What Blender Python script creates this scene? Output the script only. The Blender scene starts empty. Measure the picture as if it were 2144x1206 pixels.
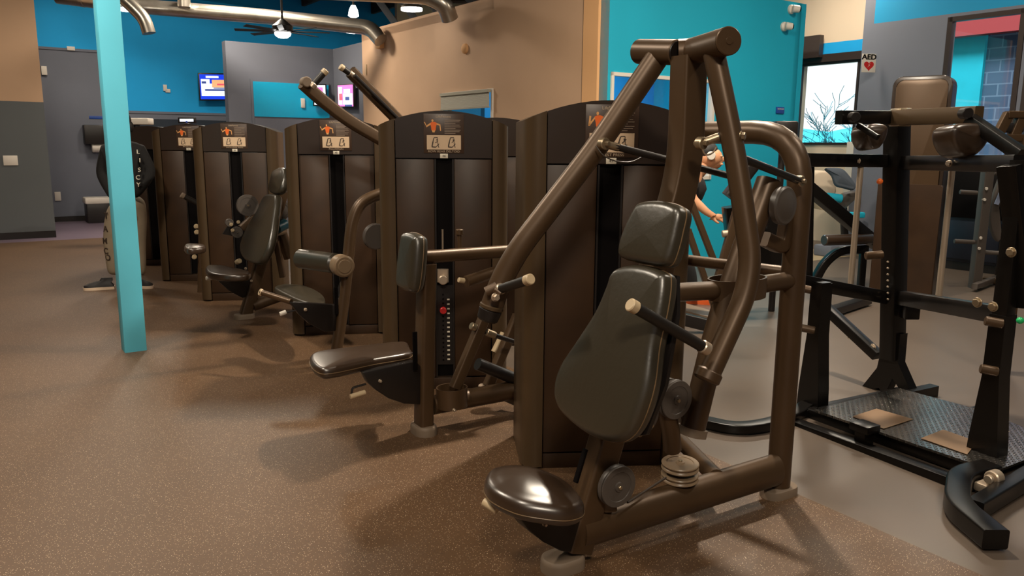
import bpy, bmesh, math, random
from mathutils import Vector as V, Matrix
random.seed(7)
sc = bpy.context.scene
COL = sc.collection
# ---------------- camera, world, light, exposure ----------------
FPX, PITCH, ROLL, CH = 1650.0, math.atan(298/1650.0), math.radians(0.45), 1.5
FW = V((0, math.cos(PITCH), -math.sin(PITCH)))
_u = V((0, math.sin(PITCH), math.cos(PITCH)))
RT = V((1, 0, 0))*math.cos(ROLL) + _u*math.sin(ROLL)
UP = _u*math.cos(ROLL) - V((1, 0, 0))*math.sin(ROLL)
CAM = V((0, 0, CH))
cd = bpy.data.cameras.new('camera'); cam = bpy.data.objects.new('camera', cd); COL.objects.link(cam)
cd.sensor_width = 36; cd.lens = FPX/2144*36; cd.clip_start = .05; cd.clip_end = 300
cam.matrix_world = Matrix(((RT.x, UP.x, -FW.x, 0), (RT.y, UP.y, -FW.y, 0), (RT.z, UP.z, -FW.z, CH), (0, 0, 0, 1)))
sc.camera = cam
sc.view_settings.view_transform = 'Standard'; sc.view_settings.look = 'None'
sc.view_settings.gamma = 1; sc.view_settings.use_curve_mapping = False
sc.view_settings.exposure = 0.12
w = bpy.data.worlds.new('overcast'); sc.world = w; w.use_nodes = True
w.node_tree.nodes['Background'].inputs[0].default_value = (1.0, .97, .94, 1)
w.node_tree.nodes['Background'].inputs[1].default_value = 1.25
A3 = V((-.574, .819, 0)); B3 = V((.819, .574, 0)); Z3 = V((0, 0, 1))   # the room's two wall directions
def lamp(x, y, z, e, s, col=(1, .87, .70)):
    l = bpy.data.lights.new('unseen_ceiling_light', 'AREA'); l.energy = e*.62; l.size = s; l.color = col; l.shape = 'DISK'
    o = bpy.data.objects.new('unseen_ceiling_light', l); COL.objects.link(o); o.location = (x, y, z)
    return o
for (x, y, z, e, s) in ((1.2, 5.7, 4.6, 400, .22), (-1.2, 1.2, 4.6, 120, .5), (3.4, 3.2, 4.6, 110, .5), (-3.4, 4.2, 4.6, 240, .4),
                        (4.4, 7.6, 4.6, 190, .6), (-6, 9.5, 4.6, 110, .6), (-4.6, 12.9, 4.6, 330, .8), (-7.2, 13.2, 4.6, 120, .8), (.2, -2.2, 4.6, 380, .8), (4.2, 11.6, 4.4, 120, .6), (-.6, 13.2, 3.1, 60, .5)):  # unseen ceiling lights; frontal fill and back-wall brighteners are added
    lamp(x, y, z, e, s)
lamp(1.5, 10.9, 3.1, 90, .5, (.9, .95, 1))
sl = bpy.data.lights.new('added_sun', 'SUN'); sl.energy = 7; sl.angle = math.radians(25); so_ = bpy.data.objects.new('added_sun', sl); COL.objects.link(so_); so_.location = (0, 0, 30)  # sun added to brighten the outside walls under the overcast sky
so_.rotation_euler = V((.819*.5, .574*.5, -.87)).to_track_quat('-Z', 'Y').to_euler()
# pixel helpers: where a photographed pixel's ray meets a plane of the place
def ray(x, y): return FW*FPX + RT*(x-1072) - UP*(y-603)
def at(x, y, Y): d = ray(x, y); return CAM + d*(Y/d.y)
def fl(x, y, z=0.0): d = ray(x, y); return CAM + d*((z-CH)/d.z)
def onp(x, y, P, n): d = ray(x, y); n = V(n); return CAM + d*((V(P)-CAM).dot(n)/d.dot(n))
def hit(x, P, d):   # point on the ground line P + s*d seen at pixel column x (at eye height)
    q = at(x, 305, 1.0); k = (q.x)/(q.y); s = (k*P[1]-P[0])/(d[0]-k*d[1]); return V((P[0]+s*d[0], P[1]+s*d[1], 0))
# ---------------- materials ----------------
def mat(name, c, rough=.5, metal=0, spec=.5, emit=None, es=1, noise=0, nscale=6, alpha=1, bump=0):
    m = bpy.data.materials.new(name); m.use_nodes = True; N = m.node_tree; b = N.nodes['Principled BSDF']
    b.inputs['Base Color'].default_value = (*c, 1); b.inputs['Roughness'].default_value = rough
    b.inputs['Metallic'].default_value = metal; b.inputs['Specular IOR Level'].default_value = spec
    if emit: b.inputs['Emission Color'].default_value = (*emit, 1); b.inputs['Emission Strength'].default_value = es
    if noise or bump:
        tc = N.nodes.new('ShaderNodeTexCoord'); n = N.nodes.new('ShaderNodeTexNoise'); n.inputs['Scale'].default_value = nscale; n.inputs['Detail'].default_value = 5
        N.links.new(tc.outputs['Object'], n.inputs['Vector'])
        if noise:
            r = N.nodes.new('ShaderNodeMapRange'); r.inputs['From Min'].default_value = .3; r.inputs['From Max'].default_value = .7
            r.inputs['To Min'].default_value = 1-noise; r.inputs['To Max'].default_value = 1+noise
            x = N.nodes.new('ShaderNodeVectorMath'); x.operation = 'SCALE'; x.inputs[0].default_value = c
            N.links.new(n.outputs['Fac'], r.inputs['Value']); N.links.new(r.outputs[0], x.inputs['Scale']); N.links.new(x.outputs[0], b.inputs['Base Color'])
        if bump:
            bp = N.nodes.new('ShaderNodeBump'); bp.inputs['Strength'].default_value = bump; bp.inputs['Distance'].default_value = .01
            N.links.new(n.outputs['Fac'], bp.inputs['Height']); N.links.new(bp.outputs[0], b.inputs['Normal'])
    return m
def s2l(*c): return tuple(((v/255+.055)/1.055)**2.4 if v > 10 else v/255/12.92 for v in c)
M = {}
M['bronze'] = mat('bronze_paint', (.088, .050, .024), .40, .35, .6, noise=.12, nscale=3)
M['panel'] = mat('tower_panel', (.040, .019, .008), .42, .0, .45, noise=.25, nscale=4)
M['column'] = mat('tower_column', (.086, .053, .026), .38, .3, .5, noise=.1, nscale=3)
M['header'] = mat('tower_header', (.030, .018, .012), .30, .0, .6)
M['dark'] = mat('black_plastic', (.012, .009, .008), .4)
M['void'] = mat('slot_black', (.003, .002, .002), .6, spec=.1)
M['vinyl'] = mat('black_vinyl', (.036, .029, .018), .33, 0, 1.0, bump=.08, nscale=40)
M['vinyl_seat'] = mat('brown_black_vinyl', (.036, .020, .011), .30, 0, 1.0)
M['piping'] = mat('seam_piping', (.16, .10, .05), .35)
M['black'] = mat('black_powder_coat', (.005, .004, .0035), .30, 0, .4)
M['chrome'] = mat('chrome', (.75, .68, .58), .18, 1)
M['steel'] = mat('brushed_steel', (.55, .44, .33), .35, .6)
M['brass'] = mat('yellow_zinc', (.42, .33, .22), .35, .8)
M['cream'] = mat('cream_plastic', (.55, .42, .26), .4)
M['grip'] = mat('rubber_grip', (.012, .009, .007), .5)
M['pulley'] = mat('grey_pulley', (.085, .070, .060), .4)
M['pulley_tan'] = mat('tan_pulley', (.24, .165, .10), .35)
M['cable'] = mat('coated_cable', (.06, .045, .035), .4)
M['foot'] = mat('foot_cap_rubber', (.20, .145, .10), .6)
M['red'] = mat('red_plastic', (.55, .02, .02), .35)
M['tick'] = mat('white_number', (.75, .68, .55), .5)
M['plac'] = mat('placard_brown', (.060, .034, .022), .35)
M['pcream'] = mat('placard_cream', (.72, .52, .34), .5)
M['pline'] = mat('placard_print', (.30, .22, .16), .5)
M['plogo'] = mat('placard_logo', (.50, .38, .26), .5)
M['orange'] = mat('figure_orange', (.90, .16, .02), .5)
M['fskin'] = mat('figure_skin', (.80, .40, .14), .5)
M['ink'] = mat('ink_dark', (.06, .04, .03), .6)
M['tan'] = mat('tan_wall_paint', s2l(192, 158, 128), .8, noise=.04, nscale=1.2)
M['tan2'] = mat('tan_trim_paint', s2l(214, 165, 115), .8)
M['cream_w'] = mat('cream_wall_paint', s2l(224, 204, 180), .85)
M['blue'] = mat('blue_wall_paint', s2l(8, 165, 235), .75, noise=.05, nscale=1)
M['blue2'] = mat('blue_band_paint', s2l(6, 140, 188), .75)
M['teal'] = mat('teal_wall_paint', s2l(10, 168, 198), .75, noise=.04, nscale=1)
M['grey'] = mat('grey_wall_paint', s2l(108, 112, 124), .8, noise=.05, nscale=1)
M['greyb'] = mat('slate_wall_paint', s2l(92, 96, 98), .8, noise=.05, nscale=1)
M['post'] = mat('turquoise_post_paint', s2l(110, 224, 252), .55, noise=.03, nscale=3)
M['white'] = mat('white_plastic', (.72, .66, .58), .5)
M['glow'] = mat('lamp_glow', (1, .98, .95), .5, emit=(1, .97, .92), es=6)
M['duct'] = mat('galvanised_duct', (.50, .46, .40), .30, .9, noise=.15, nscale=5)
M['ceil'] = mat('dark_ceiling', (.012, .008, .006), .9)
M['beam'] = mat('painted_beam', (.06, .07, .085), .6)
M['metalframe'] = mat('window_frame', (.035, .022, .018), .4)
def glass_mat():
    m = bpy.data.materials.new('window_glass'); m.use_nodes = True; N = m.node_tree; N.nodes.clear()
    o = N.nodes.new('ShaderNodeOutputMaterial'); t = N.nodes.new('ShaderNodeBsdfTransparent'); g = N.nodes.new('ShaderNodeBsdfGlossy'); x = N.nodes.new('ShaderNodeMixShader')
    t.inputs[0].default_value = (.93, .98, 1, 1); g.inputs['Roughness'].default_value = .02; x.inputs[0].default_value = .06
    N.links.new(t.outputs[0], x.inputs[1]); N.links.new(g.outputs[0], x.inputs[2]); N.links.new(x.outputs[0], o.inputs[0]); return m
M['glass'] = glass_mat()
def floor_mat(name, c1, c2, rough, fleck):
    m = mat(name, c1, rough, 0, .5); N = m.node_tree; b = N.nodes['Principled BSDF']; L = N.links
    tc = N.nodes.new('ShaderNodeTexCoord'); n = N.nodes.new('ShaderNodeTexNoise'); n.inputs['Scale'].default_value = 1.3; n.inputs['Detail'].default_value = 6
    L.new(tc.outputs['Object'], n.inputs['Vector'])
    mx = N.nodes.new('ShaderNodeMix'); mx.data_type = 'RGBA'; mx.inputs['A'].default_value = (*c1, 1); mx.inputs['B'].default_value = (*c2, 1)
    L.new(n.outputs['Fac'], mx.inputs['Factor']); out = mx.outputs['Result']
    if fleck:
        for sc_, th, col in ((150, .22, (.50, .36, .23)), (75, .11, (.75, .62, .46)), (210, .25, (.020, .014, .010))):
            v = N.nodes.new('ShaderNodeTexVoronoi'); v.inputs['Scale'].default_value = sc_; L.new(tc.outputs['Object'], v.inputs['Vector'])
            lt = N.nodes.new('ShaderNodeMath'); lt.operation = 'LESS_THAN'; lt.inputs[1].default_value = th; L.new(v.outputs['Distance'], lt.inputs[0])
            # keep only some cells
            sp = N.nodes.new('ShaderNodeSeparateColor'); L.new(v.outputs['Color'], sp.inputs[0])
            g = N.nodes.new('ShaderNodeMath'); g.operation = 'GREATER_THAN'; g.inputs[1].default_value = .45; L.new(sp.outputs[0], g.inputs[0])
            mu = N.nodes.new('ShaderNodeMath'); mu.operation = 'MULTIPLY'; L.new(lt.outputs[0], mu.inputs[0]); L.new(g.outputs[0], mu.inputs[1])
            q = N.nodes.new('ShaderNodeMix'); q.data_type = 'RGBA'; q.inputs['B'].default_value = (*col, 1)
            L.new(mu.outputs[0], q.inputs['Factor']); L.new(out, q.inputs['A']); out = q.outputs['Result']
    L.new(out, b.inputs['Base Color'])
    bp = N.nodes.new('ShaderNodeBump'); bp.inputs['Strength'].default_value = .12; n2 = N.nodes.new('ShaderNodeTexNoise'); n2.inputs['Scale'].default_value = 60
    L.new(tc.outputs['Object'], n2.inputs['Vector']); L.new(n2.outputs['Fac'], bp.inputs['Height']); L.new(bp.outputs[0], b.inputs['Normal'])
    return m
M['rubber'] = floor_mat('speckled_rubber', (.066, .033, .014), (.125, .066, .030), .5, True)
M['smooth'] = floor_mat('smooth_rubber', (.088, .066, .050), (.125, .094, .072), .38, False)
# ---------------- mesh builder ----------------
def rr(wd, h, r=.01, n=4):
    o = []
    for cx, cy, a0 in ((wd/2-r, h/2-r, 0), (-wd/2+r, h/2-r, 90), (-wd/2+r, -h/2+r, 180), (wd/2-r, -h/2+r, 270)):
        for k in range(n+1): a = math.radians(a0+90*k/n); o.append((cx+r*math.cos(a), cy+r*math.sin(a)))
    return o
def fillet(pts, f, k=7):
    pts = [V(p) for p in pts]
    if not f or len(pts) < 3: return pts
    o = [pts[0]]
    for i in range(1, len(pts)-1):
        p, a, b = pts[i], pts[i-1], pts[i+1]; d = min(f, (a-p).length*.48, (b-p).length*.48)
        s = p+(a-p).normalized()*d; e = p+(b-p).normalized()*d
        for j in range(k+1): t = j/k; o.append(s*(1-t)**2+p*2*t*(1-t)+e*t*t)
    o.append(pts[-1]); return o
class G:
    def __init__(s): s.bm = bmesh.new()
    def ringfaces(s, rings, closed=True, caps=(True, True)):
        R = [[s.bm.verts.new(p) for p in r] for r in rings]; n = len(R[0])
        for i in range(len(R)-1):
            for j in range(n if closed else n-1):
                k = (j+1) % n
                try: s.bm.faces.new((R[i][j], R[i][k], R[i+1][k], R[i+1][j]))
                except ValueError: pass
        if caps[0]: s.bm.faces.new(R[0][::-1])
        if caps[1]: s.bm.faces.new(R[-1])
        return R
    def tube(s, pts, r=.02, n=16, prof=None, up=None, fil=0, caps=(True, True)):
        P = fillet(pts, fil)
        if prof is None:
            rx, ry = r if isinstance(r, tuple) else (r, r)
            prof = [(rx*math.cos(2*math.pi*i/n), ry*math.sin(2*math.pi*i/n)) for i in range(n)]
        T = [(P[min(i+1, len(P)-1)]-P[max(i-1, 0)]).normalized() for i in range(len(P))]
        u = V(up) if up is not None else (V((0, 0, 1)) if abs(T[0].z) < .9 else V((0, 1, 0)))
        rings = []
        for i, p in enumerate(P):
            t = T[i]; u = (u-t*u.dot(t))
            if u.length < 1e-5: u = t.orthogonal()
            u.normalize(); x = t.cross(u).normalized()
            k = 1.0
            if 0 < i < len(P)-1:
                c = (P[i]-P[i-1]).normalized().dot(t); k = 1/max(c, .6)
            rings.append([p+x*(a*(k if not fil else 1))+u*(b*(k if not fil else 1)) for a, b in prof])
        s.ringfaces(rings, True, caps); return s
    def lathe(s, p0, d, prof, n=24):
        p0 = V(p0); d = V(d).normalized(); u = d.orthogonal().normalized(); x = d.cross(u)
        s.ringfaces([[p0+d*h+(u*math.cos(2*math.pi*i/n)+x*math.sin(2*math.pi*i/n))*max(r, 1e-4) for i in range(n)] for h, r in prof]); return s
    def cyl(s, a, b, r, r2=None, n=24, e=None):
        a, b = V(a), V(b); L = (b-a).length; r2 = r if r2 is None else r2; e = min(r*.15, L*.2) if e is None else e
        return s.lathe(a, b-a, [(0, r-e), (e, r), (L-e, r2), (L, r2-e)], n)
    def ball(s, c, r, n=16, sc=(1, 1, 1)):
        m = Matrix.Translation(V(c)) @ Matrix.Diagonal((*sc, 1)); bmesh.ops.create_uvsphere(s.bm, u_segments=n, v_segments=n//2, radius=r, matrix=m); return s
    def box(s, c, X, Y, Z, bev=0):    # X, Y, Z are half-extent vectors
        c, X, Y, Z = V(c), V(X), V(Y), V(Z)
        b2 = bmesh.new(); vs = [b2.verts.new(c+X*i+Y*j+Z*k) for i in (-1, 1) for j in (-1, 1) for k in (-1, 1)]
        for f in ((0, 1, 3, 2), (4, 6, 7, 5), (0, 4, 5, 1), (2, 3, 7, 6), (0, 2, 6, 4), (1, 5, 7, 3)): b2.faces.new([vs[i] for i in f])
        if bev: bmesh.ops.bevel(b2, geom=b2.edges[:], offset=bev, segments=2, affect='EDGES', profile=.5)
        s.merge(b2); return s
    def merge(s, b2):
        me = bpy.data.meshes.new('t'); b2.to_mesh(me); s.bm.from_mesh(me); bpy.data.meshes.remove(me); b2.free()
    def bx(s, x0, x1, y0, y1, z0, z1, bev=0, F=None):
        if F is None: F = (V((0, 0, 0)), V((1, 0, 0)), V((0, 1, 0)))
        o, X, Y = F
        return s.box(o+X*((x0+x1)/2)+Y*((y0+y1)/2)+Z3*((z0+z1)/2), X*((x1-x0)/2), Y*((y1-y0)/2), Z3*((z1-z0)/2), bev)
    def prism(s, pts, vec, bev=0):
        b2 = bmesh.new(); P = [V(p) for p in pts]; v = V(vec)
        A = [b2.verts.new(p) for p in P]; B = [b2.verts.new(p+v) for p in P]; n = len(P)
        b2.faces.new(A[::-1]); b2.faces.new(B)
        for i in range(n): b2.faces.new((A[i], A[(i+1) % n], B[(i+1) % n], B[i]))
        if bev: bmesh.ops.bevel(b2, geom=b2.edges[:], offset=bev, segments=2, affect='EDGES', profile=.5)
        s.merge(b2); return s
    def cushion(s, pts, nrm, t=.05, e=.018, dome=.012, sub=5):
        P = smooth_loop(pts, sub); n = len(P); nrm = V(nrm).normalized(); c = sum(P, V((0, 0, 0)))/n
        inn = []
        for i in range(n):
            d = (P[(i+1) % n]-P[i-1]); q = nrm.cross(d).normalized()
            if q.dot(c-P[i]) < 0: q = -q
            inn.append(q)
        rings = []
        def ring(i_, h): rings.append([P[k]+inn[k]*i_+nrm*h for k in range(n)])
        m = 5
        for j in range(m+1): a = math.pi/2*j/m; ring(e*(1-math.sin(a)), -t+e*(1-math.cos(a)))
        for j in range(1, m+1): a = math.pi/2*j/m; ring(e*(1-math.cos(a)), -e+e*math.sin(a))
        base = rings[-1]
        for k_ in (.12, .3, .5, .7, .88, .97): rings.append([p.lerp(c, k_)+nrm*(dome*(1-(1-k_)**2)) for p in base])
        s.ringfaces(rings); return s
    def o(s, name, m, parent=None, sharp=38, label=None):
        bm = s.bm; bmesh.ops.recalc_face_normals(bm, faces=bm.faces[:])
        for f in bm.faces: f.smooth = True
        lim = math.radians(sharp)
        for ed in bm.edges:
            if len(ed.link_faces) == 2 and ed.calc_face_angle(0) > lim: ed.smooth = False
        me = bpy.data.meshes.new(name); bm.to_mesh(me); bm.free(); me.materials.append(M[m] if isinstance(m, str) else m)
        ob = bpy.data.objects.new(name, me); COL.objects.link(ob)
        if parent is not None:
            ob.parent = parent; q = parent; l = V((0, 0, 0))
            while q is not None: l += q.location; q = q.parent
            me.transform(Matrix.Translation(-l))
        if label: ob['label'] = label
        return ob
def smooth_loop(pts, k):
    P = [V(p) for p in pts]; n = len(P); o = []
    for i in range(n):
        a, b, c, d = P[i-1], P[i], P[(i+1) % n], P[(i+2) % n]
        for j in range(k):
            t = j/k; o.append(.5*((2*b)+(c-a)*t+(2*a-5*b+4*c-d)*t*t+(3*b-a-3*c+d)*t**3))
    return o
def thing(name, label, cat, loc, group=None):
    o = bpy.data.objects.new(name, None); COL.objects.link(o); o.location = V(loc); o.empty_display_size = .1
    o['label'] = label; o['category'] = cat
    if group: o['group'] = group
    return o
def tag(o, label, cat, group=None, kind=None):
    o['label'] = label; o['category'] = cat
    if group: o['group'] = group
    if kind: o['kind'] = kind
    # put the origin at the mesh's base
    co = [v.co for v in o.data.vertices]; c = V(((min(v.x for v in co)+max(v.x for v in co))/2, (min(v.y for v in co)+max(v.y for v in co))/2, min(v.z for v in co)))
    if o.parent is None: o.data.transform(Matrix.Translation(-c)); o.location = c
    return o
def struct(o): o['kind'] = 'structure'; return o
def text(s, size, c, X, Yv, m, parent, name='lettering', depth=.0006, sx=1.0, bold=0.0):
    cu = bpy.data.curves.new('txt', 'FONT'); cu.body = s; cu.size = size; cu.align_x = 'CENTER'; cu.align_y = 'CENTER'; cu.extrude = depth; cu.offset = size*bold
    ob = bpy.data.objects.new('txt', cu); me = bpy.data.meshes.new_from_object(ob); bpy.data.objects.remove(ob); bpy.data.curves.remove(cu)
    X = V(X).normalized(); Yv = V(Yv).normalized(); Zv = X.cross(Yv); c = V(c)
    me.transform(Matrix(((X.x*sx, Yv.x, Zv.x, c.x), (X.y*sx, Yv.y, Zv.y, c.y), (X.z*sx, Yv.z, Zv.z, c.z), (0, 0, 0, 1))))
    me.name = name; me.materials.append(M[m]); o = bpy.data.objects.new(name, me); COL.objects.link(o)
    if parent is not None:
        o.parent = parent; q = parent; l = V((0, 0, 0))
        while q is not None: l += q.location; q = q.parent
        me.transform(Matrix.Translation(-l))
    return o
# ---------------- the setting ----------------
FZ = 4.9   # deck height
def wall(name, P, Q, z0, z1, m, th=.15, side=1, holes=()):
    """wall from P to Q, thickness away from the room; holes are (s0,s1,z0,z1) along P->Q"""
    P, Q = V(P), V(Q); d = (Q-P); L = d.length; d.normalize(); n = V((-d.y, d.x, 0))*side
    g = G(); F = (P, d, n)
    xs = sorted(holes); x = 0
    for (a, b, c, e) in xs:
        if a > x: g.bx(x, a, 0, th, z0, z1, F=F)
        if c > z0: g.bx(a, b, 0, th, z0, c, F=F)
        if e < z1: g.bx(a, b, 0, th, e, z1, F=F)
        x = b
    if x < L: g.bx(x, L, 0, th, z0, z1, F=F)
    return struct(g.o(name, m))
g = G(); g.bx(-16, 16, -5, 24, -.1, 0); struct(g.o('floor', 'smooth'))
e0 = fl(1665, 1035); e1 = fl(1948, 1160); ed = (e0-e1).normalized()
s0 = fl(150, 502)
def isect(P, d, Q, e):
    k = (Q-P).x*e.y-(Q-P).y*e.x; return P+d*(k/(d.x*e.y-d.y*e.x))
r1 = isect(e0, ed, s0, B3); r0 = e0-ed*9; r2 = s0-B3*6
g = G(); g.prism([r0, r1, r2, r2-A3*22], (0, 0, .006)); struct(g.o('floor', 'rubber'))
g = G(); g.prism([s0-B3*2, s0+B3*3.2, s0+B3*3.2+A3*3.6, s0-B3*2+A3*3.6], (0, 0, .003)); struct(g.o('floor', mat('mauve_floor', (.17, .125, .165), .35, noise=.12, nscale=1.5)))
wf = fl(1712, 545); g = G(); g.prism([wf-B3*.5, wf+B3*1.0, wf+B3*1.0+A3*1.9, wf-B3*.5+A3*1.9], (0, 0, .004)); struct(g.o('floor', mat('pale_tan_floor', (.42, .33, .20), .4, noise=.1, nscale=4)))  # pale tan patch laid over the floor
# near left wall, two-tone: tan above slate, with black baseboard
lw = fl(118, 497); lz = onp(92, 214, lw, (-B3.y, B3.x, 0)).z
wall('wall_left', lw-B3*5, lw, 0, lz, 'greyb', .25)
wall('wall_left', lw-B3*5, lw, lz, FZ, 'tan', .25)
wall('baseboard_left', lw-B3*5-A3*.015, lw-A3*.015, 0, .11, 'dark', .014)
# far wall: blue over grey
fw_ = fl(160, 463); nb = V((-B3.y, B3.x, 0))
z1 = onp(150, 105, fw_, nb).z
x0 = hit(40, fw_, B3); xm = hit(262, fw_, B3); x2 = xm+B3*9; xz = onp(380, 238, fw_, nb).z
wall('wall_back', x0, xm, 0, z1, 'grey', .2); wall('wall_back', x0, xm, z1, FZ, 'blue', .2)
wall('wall_back', xm, x2, 0, xz, 'grey', .2); wall('wall_back', xm, x2, xz, FZ, 'blue', .2)
g = G(); g.bx(0, (xm-x0).length, -.02, 0, z1-.015, z1+.03, F=(x0, B3, A3)); struct(g.o('trim_1', 'grey'))
g = G(); g.bx(0, 9, -.02, 0, xz-.015, xz+.03, F=(xm, B3, A3)); struct(g.o('trim_2', 'grey'))
g = G(); g.bx(0, (xm-x0).length, -.02, 0, 0, .1, F=(x0, B3, A3)); struct(g.o('baseboard_back', 'dark'))
# mirror strip along the far wall under the blue
g = G(); g.bx(.1, 3.4, -.035, -.022, .35, xz-.12, F=(xm, B3, A3)); struct(g.o('trim_3', mat('back_mirror', (.10, .12, .15), .08, .6)))
# free-standing room block: tan long side, teal short side
HB = 3.4
bc = fl(1240, 582); be = hit(1668, bc, B3); ta = hit(763, bc, A3)
na = V((-A3.y, A3.x, 0))
# office window in the tan wall with blinds
w0 = hit(1033, bc, A3); w1 = hit(928, bc, A3); wz1 = onp(980, 190, bc, na).z
s_a, s_b = (w0-bc).length, (w1-bc).length
wall('wall_tan', bc+A3*.0, ta, 0, HB, 'tan', .15, -1, holes=((s_a, s_b, 1.15, wz1),))
q0 = hit(1392, bc, B3); q1 = hit(1490, bc, B3); qz = onp(1440, 163, bc, nb).z
t_a, t_b = (q0-bc).length, (q1-bc).length
ws = hit(1245, bc, B3); 
wall('wall_teal', bc+B3*.02, be, 0, HB, 'teal', .15, 1, holes=((t_a-.9, t_b, 1.1, qz),))
g = G(); g.bx(-.02, .015, -.012, .24, 0, HB, F=(bc, B3, A3)); struct(g.o('trim_5', 'tan2'))
g = G(); g.bx(0, (be-bc).length, .15, (ta-bc).length, HB-.16, HB-.04, F=(bc, B3, A3)); struct(g.o('ceiling', 'tan'))
wall('wall_inner', bc+A3*2.6+B3*.2, bc+A3*2.6+B3*((be-bc).length), 0, HB-.2, 'blue', .1)
wall('wall_inner', be-B3*.1, be-B3*.1+A3*6, 0, HB, 'teal', .1)
# small trim frames and glazing of the two interior windows
def wframe(name, P, d, n, a, b, c, e, m='white', t=.04, pane='glass', bars=()):
    F = (V(P), V(d), V(n)); g = G()
    g.bx(a, a+t, -.02, .06, c, e, F=F); g.bx(b-t, b, -.02, .06, c, e, F=F); g.bx(a, b, -.02, .06, c, c+t, F=F); g.bx(a, b, -.02, .06, e-t, e, F=F)
    for x in bars: g.bx(x-t/2, x+t/2, -.02, .05, c, e, F=F)
    fr = struct(g.o(name, m)); g = G(); g.bx(a+t, b-t, .018, .026, c+t, e-t, F=F); p = g.o('window_pane', pane, fr); return fr
wframe('window_1', bc, A3, B3, s_a, s_b, 1.15, wz1)
wframe('window_2', bc, B3, A3, t_a-.9, t_b, 1.1, qz)
# blind
g = G(); n = 16
zb = onp(980, 224, bc, na).z
for i in range(n):
    z = wz1-.05-(wz1-.05-zb)*i/(n-1)
    g.box(bc+A3*((s_a+s_b)/2)+Z3*z-B3*.05+B3*.0, A3*((s_b-s_a)/2-.03), B3*.004+Z3*.008, (B3*.002-Z3*.001))
g.bx(s_a+.03, s_b-.03, -.07, -.03, wz1-.05, wz1-.01, F=(bc, A3, B3)); g.bx(s_a+.03, s_b-.03, -.065, -.04, zb-.03, zb-.01, F=(bc, A3, B3))
tag(g.o('window_blind', mat('blind_slats', (.35, .33, .26), .6)), 'grey slatted blind half drawn in the small tan wall window', 'blind')
# grey alcove beyond the tan block
HC = 3.4
c2 = at(697, 103, 15.4); c2.z = 0
zt = at(697, 103, 15.4).z
g0 = hit(483, c2, B3); ms = [(hit(x, c2, B3)-g0).length for x in (530, 690)]
mz1 = onp(610, 170, c2, nb).z; mz0 = onp(610, 246, c2, nb).z
wall('wall_alcove', g0, c2, 0, zt, 'grey', .2)
c3 = hit(770, c2, A3)
wall('wall_alcove', c2, c2-A3*3.2, 0, zt, 'grey', .2, 1)
pm = mat('mirror_blue_reflection', s2l(16, 175, 225), .3)  # mirror's blue reflection painted in as a plain colour
g = G(); F = (g0, B3, A3)
g.bx(ms[0], ms[1]+.02, -.03, 0, mz0-1.2, mz1, F=F); fr = struct(g.o('window_3', 'grey'))
g = G(); g.bx(ms[0]+.04, ms[1], -.045, -.031, mz0, mz1-.04, F=F); g.o('mirror_panel', pm, fr)
g = G(); g.bx(ms[0]+.04, ms[1], -.045, -.031, mz0-1.15, mz0-.03, F=F); g.o('mirror_panel', 'grey', fr)
# right-hand window walls
W1 = fl(2050, 560); W2 = fl(1750, 508)
f0 = hit(1808, W1, A3)
def alongA(x, P): return hit(x, P, A3)
k0 = W1-A3*15.5
L = lambda p: (p-k0).dot(A3)
xw0, xw1 = L(alongA(1960, W1)), L(alongA(2118, W1))
n1 = na
zt1 = onp(1960, 40, W1, n1).z; zb1 = .95
xw2, xw3 = L(alongA(2128, W1)), L(alongA(2400, W1))
zgb = onp(1890, 42, W1, n1).z
hs = sorted([(xw1, xw0, zb1, zt1), (xw3, xw2, zb1, zt1)])
wall('wall_right', k0, f0, 0, zgb, 'grey', .2, -1, holes=[h for h in hs])
wall('wall_right', k0, f0, zgb, FZ, 'blue2', .2, -1)
wframe('window_4', k0, A3, B3, xw1, xw0, zb1, zt1, 'metalframe', .06)
wframe('window_5', k0, A3, B3, max(xw3, 0), xw2, zb1, zt1, 'metalframe', .06)
k2 = hit(1812, W2, A3)-A3*.35; L2 = lambda p: (p-k2).dot(A3)
v0, v1 = L2(hit(1664, W2, A3)), L2(hit(1809, W2, A3)); vt = onp(1735, 130, W2, na).z; vb = onp(1735, 303, W2, na).z
v2 = L2(hit(1803, W2, A3)); vband0 = onp(1750, 120, W2, na).z; vband1 = onp(1750, 88, W2, na).z
k3 = k2+A3*(v0+3)
wall('wall_right', k2, k3, 0, vband0, 'cream_w', .2, -1, holes=((v1, v0, vb, vt),))
wall('wall_right', k2, k3, vband0, vband1, 'blue', .2, -1)
wall('wall_right', k2, k3, vband1, FZ, 'cream_w', .2, -1)
wframe('window_6', k2, A3, B3, v1, v0, vb, vt, 'metalframe', .035, bars=(L2(hit(1785, W2, A3)),))
wall('wall_right', f0, f0+B3*2, 0, FZ, 'grey', .15)
ho = onp(1690, 102, W2, na)
g = G(); g.box(ho-B3*.12, A3*.34, B3*.05, Z3*.17); tag(g.o('metal_header_box', 'metalframe'), 'dark metal box with bolts above the far window beside teal wall', 'header box')
g = G(); F = (k2, A3, B3); g.bx(v1-.2, v0+.2, -.06, -.02, vt, vt+.12, F=F); struct(g.o('trim_6', 'metalframe'))
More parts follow.
